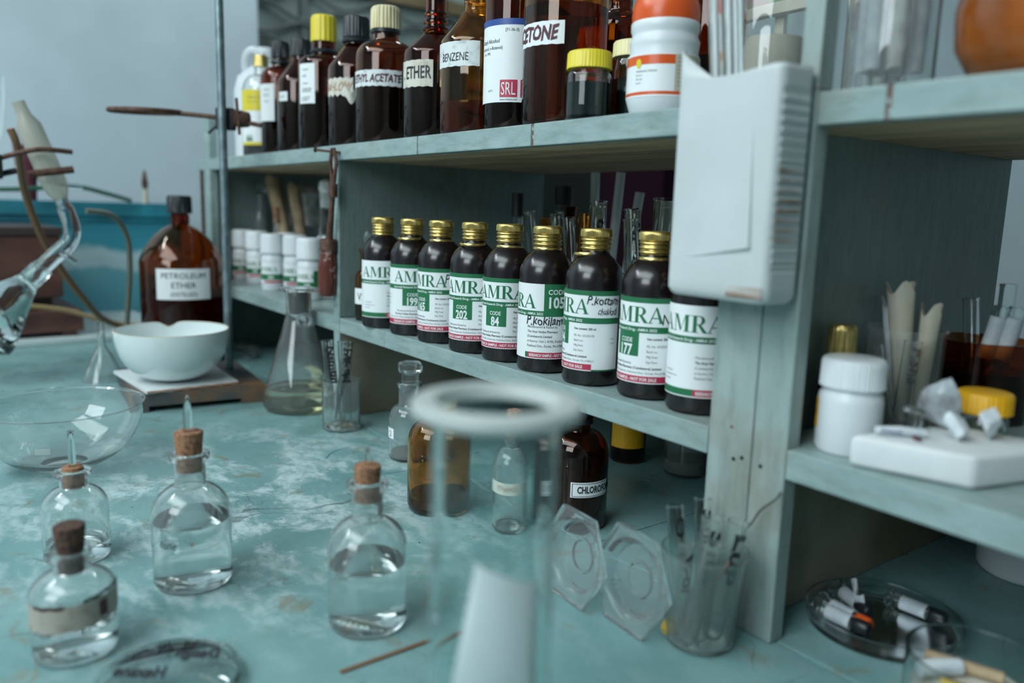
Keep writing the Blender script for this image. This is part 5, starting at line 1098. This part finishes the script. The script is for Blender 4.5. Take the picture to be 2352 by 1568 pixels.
paper_roll('paper_cone', 'short pale paper roll at the right of the right compartment beaker', (BX+0.012, BY+0.010, ZL+0.004), (BX+0.014, BY+0.012, ZL+0.1020), 0.005, 0.0090, m_beige)
tube_thing('thin glass tube leaning left in the right compartment beaker', (BX+0.006, BY-0.020, ZL+0.003), (-0.018, 0.0, 0), 0.070, 0.0035, m_hazy, 'tubes in the right compartment beaker')
tube_thing('marked glass tube at the front of the right compartment beaker', (BX+0.010, BY-0.014, ZL+0.003), (0.002, 0.004, 0), 0.074, 0.0070, m_hazy, 'tubes in the right compartment beaker', 'P.Sha')
b = thing('amber_jar', 'dark amber open jar of labelled tubes at the right edge', 'jar', (-0.3150, 0.2500, ZL))
vessel(b, [(0, 0.001), (0.036, 0), (0.039, 0.003), (0.039, 0.070), (0.0405, 0.072)], 0.002, m_amber_dk, 0.045, m_blackliq)
for k, (x, y, ox, oy, L, m_, lb) in enumerate(((-0.015, 0.012, -0.014, 0.004, 0.100, m_hazy, 'hazy tube leaning left out of the dark amber jar'), (0.002, -0.006, 0.016, 0.006, 0.094, m_paperwhite, 'white-labelled tube in the dark amber jar, nearer the left'), (0.014, 0.000, 0.014, 0.004, 0.094, m_paperwhite, 'white-labelled tube in the dark amber jar, nearer the right'), (0.004, 0.022, 0.0, 0.002, 0.125, m_tube, 'tall clear tube at the back of the dark amber jar'))):
    t = thing('sample_tube', lb, 'test tube', (-0.3150+x, 0.2500+y, ZL+0.0465), 0, 'tubes in the dark amber jar')
    obj('tube_wall', test_tube(MB(), (0, 0, 0), (ox*0.6, oy*0.6, L*0.6), 0.0068), m_tube, t)
    if k in (1, 2): obj('paper_label', MB().tube([(ox*0.1, oy*0.1, L*0.1), (ox*0.5, oy*0.5, L*0.5)], 0.0071, 16, cap=False), m_paperwhite, t)
b = thing('yellow_lid_jar', 'small glass jar with orange-yellow lid and green contents, right compartment', 'jar', (-0.2630, 0.1340, ZL)); b.name = 'glass_jar'
vessel(b, [(0, 0.001), (0.0165, 0), (0.018, 0.002), (0.018, 0.026), (0.0155, 0.0295), (0.0155, 0.033)], 0.0012, m_clear, 0.018, m_green)
cap(b, 0.0200, 0.0310, 0.0470, m_yellow2, 40, 0.0003, 'lid')
# foam slab with scraps
b = thing('foam_slab', 'white foam slab with rounded front on the right shelf', 'foam block', (0, 0, ZL))
pts = [(-0.2970, 0.0040), (-0.2205, 0.0270), (-0.1950, 0.1150), (-0.2730, 0.1020)]
bm = bmesh.new(); vsb = [bm.verts.new((x, y, z)) for z in (0.0002, 0.0232) for x, y in pts]
for f_ in ((3, 2, 1, 0), (4, 5, 6, 7), (0, 1, 5, 4), (1, 2, 6, 5), (2, 3, 7, 6), (3, 0, 4, 7)): bm.faces.new([vsb[i] for i in f_])
bmesh.ops.bevel(bm, geom=bm.edges[:], offset=0.0042, segments=4, affect='EDGES', profile=0.5)
me = bpy.data.meshes.new('foam_block'); bm.to_mesh(me); bm.free(); me.polygons.foreach_set('use_smooth', [True]*len(me.polygons)); me.materials.append(m_foam)
obj('foam_block', me, m_foam, b)
ZF = ZL+0.0236
def crumple(name, label, loc, sx, sy, sz, m, cat, seed, group=None):
    random.seed(seed); bm = bmesh.new(); bmesh.ops.create_icosphere(bm, subdivisions=3, radius=1)
    k = [Vector((random.uniform(-1, 1), random.uniform(-1, 1), random.uniform(-1, 1))).normalized() for _ in range(16)]; ph_ = [random.uniform(0.45, 1.0) for _ in k]
    for v in bm.verts:
        d = min((p_/max(0.15, v.co.normalized().dot(c)) if v.co.dot(c) > 0.1 else 9) for c, p_ in zip(k, ph_)); d = min(d, 1.15)
        v.co = Vector((v.co.x*d*sx, v.co.y*d*sy, v.co.z*d*sz))
    zmin = min(v.co.z for v in bm.verts)
    for v in bm.verts: v.co.z -= zmin
    me = bpy.data.meshes.new(name); bm.to_mesh(me); bm.free()
    o = obj(name, me, m); o.location = loc; o.rotation_euler = (0, 0, seed); return tag(o, label, cat, group)
SG = 'crumpled scraps on the foam slab'
crumple('crumpled_film', 'large crumpled grey film scrap in the middle of the foam slab', (-0.2700, 0.0800, ZF), 0.016, 0.011, 0.018, m_foil, 'scrap', 3, SG)
crumple('crumpled_paper', 'crumpled white paper with blue marks at the front of the foam slab', (-0.2470, 0.0560, ZF), 0.013, 0.010, 0.012, m_paperwhite, 'scrap', 5, SG)
crumple('crumpled_paper', 'crumpled white paper beside the orange-yellow lid jar', (-0.2370, 0.0800, ZF), 0.015, 0.009, 0.014, m_paperwhite, 'scrap', 8, SG)
crumple('crumpled_film', 'small brown crumpled scrap at the rear left of the foam slab', (-0.2830, 0.0870, ZF-0.0), 0.008, 0.006, 0.010, m_tan, 'scrap', 11, SG)
crumple('dark_lump', 'dark purple lump at the left front of the foam slab', (-0.2620, 0.0300, ZF), 0.004, 0.003, 0.002, m_wine, 'lump', 12)
t = tag(obj('rolled_label', MB().tube([(-0.0165, 0, 0), (0, 0.0005, 0.0005), (0.0165, 0, 0)], [0.0028, 0.0034, 0.0028], 12), m_paperwhite, None, (-0.2740, 0.0300, ZF+0.0035), (0, 0, 0.75)), 'rolled white label with handwriting on the left of the foam slab', 'label')
q = MB(); text(q, 'Ethanol', 0.0035, -0.013, -0.001, lambda u, v: Vector((u, -0.0036*math.cos(v/0.0036*0.9), 0.0036*math.sin(v/0.0036*0.9)+0.0002)), squeeze=0.9); obj('pen_lettering', q, m_blue_ink, t, recalc=False)
b = thing('small_vial', 'small clear vial with flanged cap standing on the foam slab', 'vial', (-0.2775, 0.0560, ZF))
vessel(b, [(0, 0.0006), (0.0048, 0), (0.0056, 0.001), (0.0060, 0.013)], 0.0007, m_hazy, n=24)
obj('cap', MB().lathe([(0, 0.0132), (0.0062, 0.0132), (0.0076, 0.0140), (0.0076, 0.0158), (0.0070, 0.0166), (0, 0.0166)], 24), m_hazy, b)
b = wide_jar('white plastic jar with brown neck cut by the right edge', (-0.1560, 0.0900), 0.0180, 0.048, 0.070)
b = thing('brown_bottle', 'brown glass bottle cut by the right edge at the shelf front', 'bottle', (-0.1700, 0.0280, ZL)); b.location = (-0.1620, 0.0250, ZL)
vessel(b, outer_profile(0.0150, 0.018, 0.026, 0.032, 0.008), 0.0015, m_amber_dk, 0.012, m_ambliq)
b = thing('grey_tub', 'pale grey round tub in the shadow under the right shelf', 'tub', (-0.2850, 0.3300, 0))
vessel(b, [(0, 0.001), (0.040, 0), (0.043, 0.004), (0.047, 0.085), (0.050, 0.088), (0.050, 0.092)], 0.002, m_white)
b = thing('yellow_label_jar', 'amber jar with yellow label in the shadow under the medicine shelf', 'jar', (-0.7520, 0.245, 0)); b.name = 'amber_jar'; ph = toward_cam((-0.752, 0.245))
vessel(b, [(0, 0.001), (0.022, 0), (0.0245, 0.003), (0.0245, 0.085), (0.020, 0.094), (0.020, 0.100)], 0.002, m_amber_dk, 0.05, m_blackliq)
l = label_part(b, cylmap(0.0245, ph, 0, 0, 0.0004), -0.026, 0.026, 0.022, 0.080, m_yellow2); q = MB(); text(q, 'Fungal growth', 0.0035, -0.02, 0.070, cylmap(0.0245, ph, 0, 0, 0.0008)); obj('black_lettering', q, m_ink, l, recalc=False)
for k, (x, y, lb) in enumerate(((-0.670, 0.270, 'clear bottle in the shadow beside the yellow-labelled amber jar'), (-0.600, 0.290, 'clear bottle farthest right in the shadow under the medicine shelf'))):
    b, ph = std_bottle('', lb, (x, y), 0.028, 0.07, 0.09, 0.115, 0.011, m_clear, 0.02, m_sedim, lip=True, z=0.0, name='clear_bottle')

# ============================================================ TEST TUBES BEHIND THE MEDICINE BOTTLES
for (lb, x, y, r, h) in (('glass beaker of test tubes behind the second and third medicine bottles', -0.8650, 0.190, 0.032, 0.100),
                         ('glass beaker of test tubes behind the sixth and seventh medicine bottles', -0.7450, 0.150, 0.034, 0.105),
                         ('glass beaker of test tubes behind the last medicine bottles near the post', -0.6200, 0.130, 0.032, 0.108)):
    beaker(lb, (x, y), ZL, r, h)
TT = 'test tubes standing behind the medicine bottles'
specs = [ # beaker xy, base offset, lean, length, radius, material, writing, label
 ((-0.8650, 0.190), (-0.012, -0.006), (-0.020, -0.012), 0.172, 0.0085, m_tube, None, 'clear test tube above the third gold cap, leaning left'),
 ((-0.8650, 0.190), (0.004, 0.008), (-0.012, 0.006), 0.168, 0.0100, m_tube, None, 'wide clear tube right of the left-leaning one above the fourth gold cap'),
 ((-0.8650, 0.190), (0.014, -0.012), (-0.004, -0.010), 0.162, 0.0078, m_amber_lt, None, 'amber-tinted tube tilted left between the fourth and fifth gold caps'),
 ((-0.8650, 0.190), (-0.006, 0.016), (0.020, 0.004), 0.180, 0.0085, m_redliq, None, 'red-brown tube leaning right above the fifth gold cap'),
 ((-0.7450, 0.150), (-0.008, 0.006), (-0.012, 0.006), 0.170, 0.0105, m_amber_lt, None, 'wide yellowish tube above the sixth gold cap'),
 ((-0.7450, 0.150), (0.000, -0.014), (-0.020, -0.004), 0.166, 0.0085, m_tube, None, 'clear tube leaning left above the gap before the seventh gold cap'),
 ((-0.7450, 0.150), (0.010, 0.006), (-0.004, 0.002), 0.186, 0.0105, m_tube, None, 'wide upright clear tube just above the seventh gold cap'),
 ((-0.7450, 0.150), (0.016, -0.006), (0.012, -0.006), 0.180, 0.0085, m_tube, 'timbio', 'clear tube with black handwriting down its side, above the seventh gold cap'),
 ((-0.6200, 0.130), (-0.010, 0.000), (-0.018, -0.004), 0.178, 0.0090, m_tube, 'thanom', 'clear tube with long black handwriting left of the eighth gold cap'),
 ((-0.6200, 0.130), (-0.004, -0.014), (-0.004, -0.012), 0.166, 0.0085, m_tube, None, 'clear tube with its mouth turned toward the viewer left of the eighth gold cap'),
 ((-0.6200, 0.130), (0.008, 0.012), (-0.012, 0.010), 0.190, 0.0120, m_hazy, None, 'wide slanting clear tube behind the eighth medicine bottle'),
 ((-0.6200, 0.130), (0.012, -0.002), (0.008, 0.000), 0.186, 0.0068, m_tube, None, 'narrow upright tube above the eighth gold cap'),
 ((-0.6200, 0.130), (0.000, 0.012), (0.026, 0.003), 0.188, 0.0078, m_hazy, None, 'hazy tube leaning right behind the hanging white container')]
for (bx, by), (ox, oy), (lx, ly), L, r, m_, wr, lb in specs:
    tube_thing(lb, (bx+ox, by+oy, ZL+0.003), (lx, ly), L, r, m_, TT, wr)
for k, (x, y, ox, L, lb) in enumerate(((-0.930, 0.330, -0.006, 0.235, 'white paper-wrapped tube, leftmost of the three behind the test tubes'), (-0.905, 0.335, 0.020, 0.235, 'white paper-wrapped tube in the middle of the three behind the test tubes'), (-0.880, 0.338, 0.034, 0.205, 'shortest white paper-wrapped tube behind the test tubes'))):
    tag(obj('wrapped_tube', MB().tube([(x, y, ZL+0.001), (x+ox, y, ZL+L)], 0.0068, 14), m_paper), lb, 'test tube', 'white wrapped tubes in the middle compartment')
b, ph = std_bottle('', 'dim clear bottle with dark stopper behind the sixth medicine bottle', (-0.950, 0.280), 0.026, 0.11, 0.14, 0.185, 0.012, m_clear, 0.07, m_sedim, lip=True, z=ZL, name='clear_bottle')
obj('stopper', MB().lathe([(0, 0.175), (0.0095, 0.175), (0.014, 0.192), (0.014, 0.212), (0, 0.214)], 20), m_rubber, b)
b = thing('thin_cylinder', 'tall narrow tube with black cap in the dark of the middle compartment', 'test tube', (-1.000, 0.230, ZL))
obj('tube_wall', test_tube(MB(), (0, 0, 0), (0, 0, 0.190), 0.0085), m_tube, b); obj('cap', MB().lathe([(0, 0.165), (0.0095, 0.165), (0.0095, 0.200), (0, 0.201)], 20), m_blackcap, b)
tag(obj('amber_comb', MB().box(-0.022, 0.022, -0.004, 0.004, 0.0, 0.148, 0.001), m_crumb, None, (-0.930, 0.232, ZL+0.0003)), 'amber plastic strip standing behind the fifth gold-capped bottle', 'strip')

# ============================================================ FAR LEFT: TUB, WOODEN BOX, DISTILLATION GLASS
b = thing('blue_tub', 'large blue plastic tub with faded white patch in front of the left wall', 'tub', (-2.62, -0.20, 0))
def rbox(x0, x1, y0, y1, z0, z1, m, nm, cr=0.04, fl=0.0):
    pts = []
    for (cx, cy, a0) in ((x1-cr, y1-cr, 0), (x0+cr, y1-cr, PI/2), (x0+cr, y0+cr, PI), (x1-cr, y0+cr, 3*PI/2)):
        for k in range(7): a = a0+PI/2*k/6; pts.append((cx+cr*math.cos(a), cy+cr*math.sin(a)))
    n = len(pts); q = MB(); mx, my = (x0+x1)/2, (y0+y1)/2
    bot = [(mx+(x-mx)*(1-fl), my+(y-my)*(1-fl), z0) for x, y in pts]; top = [(x, y, z1) for x, y in pts]
    q.add(bot+top, [tuple(range(n-1, -1, -1)), tuple(range(n, 2*n))]); q.add(bot+top, [(i, (i+1) % n, n+(i+1) % n, n+i) for i in range(n)], True)
    return obj(nm, q, m, b)
rbox(-0.21, 0.11, -0.45, 0.33, 0.0, 0.285, m_tub, 'tub_wall', fl=0.06)
rbox(-0.225, 0.125, -0.465, 0.345, 0.285, 0.322, m_tubrim, 'rim', 0.05)
rbox(-0.215, 0.116, -0.455, 0.336, 0.268, 0.285, m_tubrim, 'rim_step', 0.045)
tag(obj('stone_slab', MB().box(-0.36, 0.36, -0.32, 0.34, 0.0, 0.012, 0.002), m_slab, None, (-2.42, -0.36, 0.0), (0, 0, 0.05)), 'pale stone slab lying on the bench under the wooden box', 'slab')
b = thing('wooden_box', 'dark red-brown wooden box on a wider base at the far left', 'box', (-2.26, -0.46, 0.0125), 0.05)
obj('base_board', MB().box(-0.17, 0.17, -0.20, 0.235, 0.010, 0.060, 0.003), m_box, b)
for y in (-0.19, 0.20): obj('foot', MB().box(-0.165, 0.165, y-0.01, y+0.02, 0.0, 0.010, 0.001), m_box, b)
obj('box_body', MB().box(-0.15, 0.15, -0.20, 0.200, 0.090, 0.232, 0.003), m_box, b); obj('inner_block', MB().box(-0.13, 0.12, -0.19, 0.180, 0.060, 0.090), m_boxtop, b)
obj('lid', MB().box(-0.155, 0.155, -0.205, 0.205, 0.2325, 0.252, 0.003), m_boxtop, b)
# distillation: clamp stand, condenser, bent adapter, receiving flask
P3 = lambda y, z: (-1.70, y, z)
b = thing('condenser', 'frosted glass condenser slanting down at the far left', 'condenser', P3(-0.3395, 0.45))
o_ = Vector((-1.70, -0.3395, 0.45))
def seg(mb, pts, rads, n=20): return mb.tube([Vector(p)-o_ for p in pts], rads, n)
A = Vector(P3(-0.3590, 0.4990)); B_ = Vector(P3(-0.3010, 0.330)); 
obj('jacket', seg(MB(), [A.lerp(B_, t) for t in (0.0, 0.06, 0.14, 0.24, 0.5, 0.84, 0.92, 1.0)], [0.0105, 0.0105, 0.012, 0.0205, 0.0215, 0.0215, 0.018, 0.011]), m_conds, b)
obj('inner_tube', seg(MB(), [A, B_], 0.006, 12), m_hazy, b)
obj('side_nipple', seg(MB(), [A.lerp(B_, 0.86), A.lerp(B_, 0.90)+Vector((0.01, 0.040, 0.004))], 0.0055, 10), m_hazy, b)
b = thing('bent_adapter', 'bent clear glass adapter joining condenser and receiving flask', 'adapter', (-1.70, -0.3395, 0.45))
pa = smooth_path([B_+Vector((0, -0.002, 0.006)), Vector(P3(-0.2930, 0.305)), Vector(P3(-0.2860, 0.2740)), Vector(P3(-0.2930, 0.2500)), Vector(P3(-0.3130, 0.2300)), Vector(P3(-0.3380, 0.2050))])
obj('glass_bend', seg(MB(), pa, [0.0115]*6+[0.0145]*20+[0.0150]*(len(pa)-26), 20), m_tube, b)
obj('side_nipple', seg(MB(), [Vector(P3(-0.3080, 0.2330)), Vector(P3(-0.2830, 0.2140))], 0.0052, 10), m_hazy, b)
b = thing('receiving_flask', 'tilted clear conical flask at the left edge catching the distillate', 'flask', (-1.70, -0.3360, 0.2060))
d = (Vector(P3(-0.455, 0.085))-Vector(P3(-0.3360, 0.2060))); L = d.length
xf = d.to_track_quat('Z', 'Y').to_matrix().to_4x4()
obj('flask_glass', MB().lathe([(0.0175, 0), (0.0190, 0.002), (0.0175, 0.005), (0.0165, 0.030), (0.022, 0.045), (0.055, 0.120), (0.066, 0.148), (0.066, 0.158), (0.058, 0.166), (0, 0.166), (0, 0.1642), (0.057, 0.1642), (0.0642, 0.156), (0.0642, 0.149), (0.0532, 0.1205), (0.0202, 0.0455), (0.0147, 0.031), (0.0155, 0.0), (0.0175, 0)], 48, xf=xf), m_tube, b)
obj('ground_neck', MB().lathe([(0.0180, 0.006), (0.0195, 0.010), (0.0195, 0.034), (0.0172, 0.036)], 32, xf=xf), m_hazy, b)
b = thing('clamp_stand', 'dark iron clamp holding the condenser at the far left', 'clamp', (-1.70, -0.545, 0.0))
obj('rod', MB().tube([(0, 0, 0.0), (0, 0, 0.46)], 0.006, 16), m_darkiron, b)
obj('foot', MB().box(-0.08, 0.08, -0.10, 0.03, 0.0, 0.012, 0.003), m_darkiron, b)
obj('clamp_arm', MB().tube([(0.0, -0.01, 0.368), (-0.01, 0.155, 0.372), (0.0, 0.175, 0.378)], 0.0055, 12), m_darkiron, b)
obj('clamp_jaw', MB().tube(smooth_path([(0.0, 0.150, 0.398), (0.028, 0.185, 0.410), (0.036, 0.215, 0.4165), (0.032, 0.262, 0.4150)]), 0.0045, 10), m_rust, b)
obj('clamp_screw', MB().tube([(0.034, 0.190, 0.372), (0.036, 0.262, 0.384)], 0.0065, 10), m_rust, b)
obj('boss_head', MB().box(-0.018, 0.018, 0.110, 0.155, 0.362, 0.405, 0.005), m_darkiron, b)
tag(obj('brown_hose', MB().tube(smooth_path([(-1.72, -0.372, 0.452), (-1.73, -0.362, 0.42), (-1.80, -0.348, 0.34), (-1.84, -0.315, 0.24), (-1.90, -0.250, 0.130), (-1.98, -0.180, 0.055), (-2.02, -0.06, 0.022), (-2.03, 0.05, 0.018)]), 0.0068, 10), m_hose), 'brown rubber hose hanging in front of the wooden box', 'hose')
tag(obj('grey_hose', MB().tube(smooth_path([(-1.69, -0.262, 0.310), (-1.71, -0.215, 0.302), (-1.74, -0.185, 0.262), (-1.76, -0.178, 0.200), (-1.775, -0.182, 0.120), (-1.79, -0.185, 0.06), (-1.80, -0.190, 0.012)]), 0.0052, 10), m_hose3), 'grey-green hose arching from the condenser down to the bench', 'hose')
tag(obj('amber_hose', MB().tube(smooth_path([(-2.06, -0.52, 0.092), (-2.05, -0.38, 0.096), (-2.05, -0.27, 0.082), (-2.05, -0.16, 0.045), (-2.06, -0.02, 0.022)]), 0.0055, 10), m_hose2), 'thin amber hose running across the front of the wooden box', 'hose')
tag(obj('green_hose', MB().tube(smooth_path([(-2.41, -0.45, 0.345), (-2.385, -0.30, 0.350), (-2.405, -0.18, 0.362), (-2.44, -0.09, 0.345), (-2.46, -0.03, 0.3285)]), 0.0058, 10), m_ghose), 'green hose lying along the rim of the blue tub', 'hose')
b = thing('wine_red_cup', 'small wine-red conical cup behind the condenser', 'cup', (-2.43, -0.275, 0.3225))
vessel(b, [(0, 0.001), (0.014, 0), (0.017, 0.05), (0.030, 0.088), (0.033, 0.140)], 0.002, m_wine)
b = thing('small_brush', 'thin pale-handled brush standing on the rim of the blue tub', 'brush', (-2.45, 0.006, 0.3225))
obj('brush_handle', MB().lathe([(0, 0), (0.0075, 0), (0.006, 0.04), (0, 0.041)], 10), m_beige, b); obj('brush_tip', MB().lathe([(0, 0.04), (0.006, 0.04), (0.009, 0.055), (0.004, 0.085), (0, 0.095)], 10), m_rust, b)
b = thing('white_plastic_tray', 'clear glass vessel at the far left edge above the clamp', 'flask', (-1.75, -0.415, 0.47)); b.name = 'glass_adapter'
obj('adapter_glass', MB().tube([(0, 0.02, -0.03), (0, 0.03, 0.03), (0, 0.035, 0.075)], [0.014, 0.012, 0.008], 16), m_tube, b)
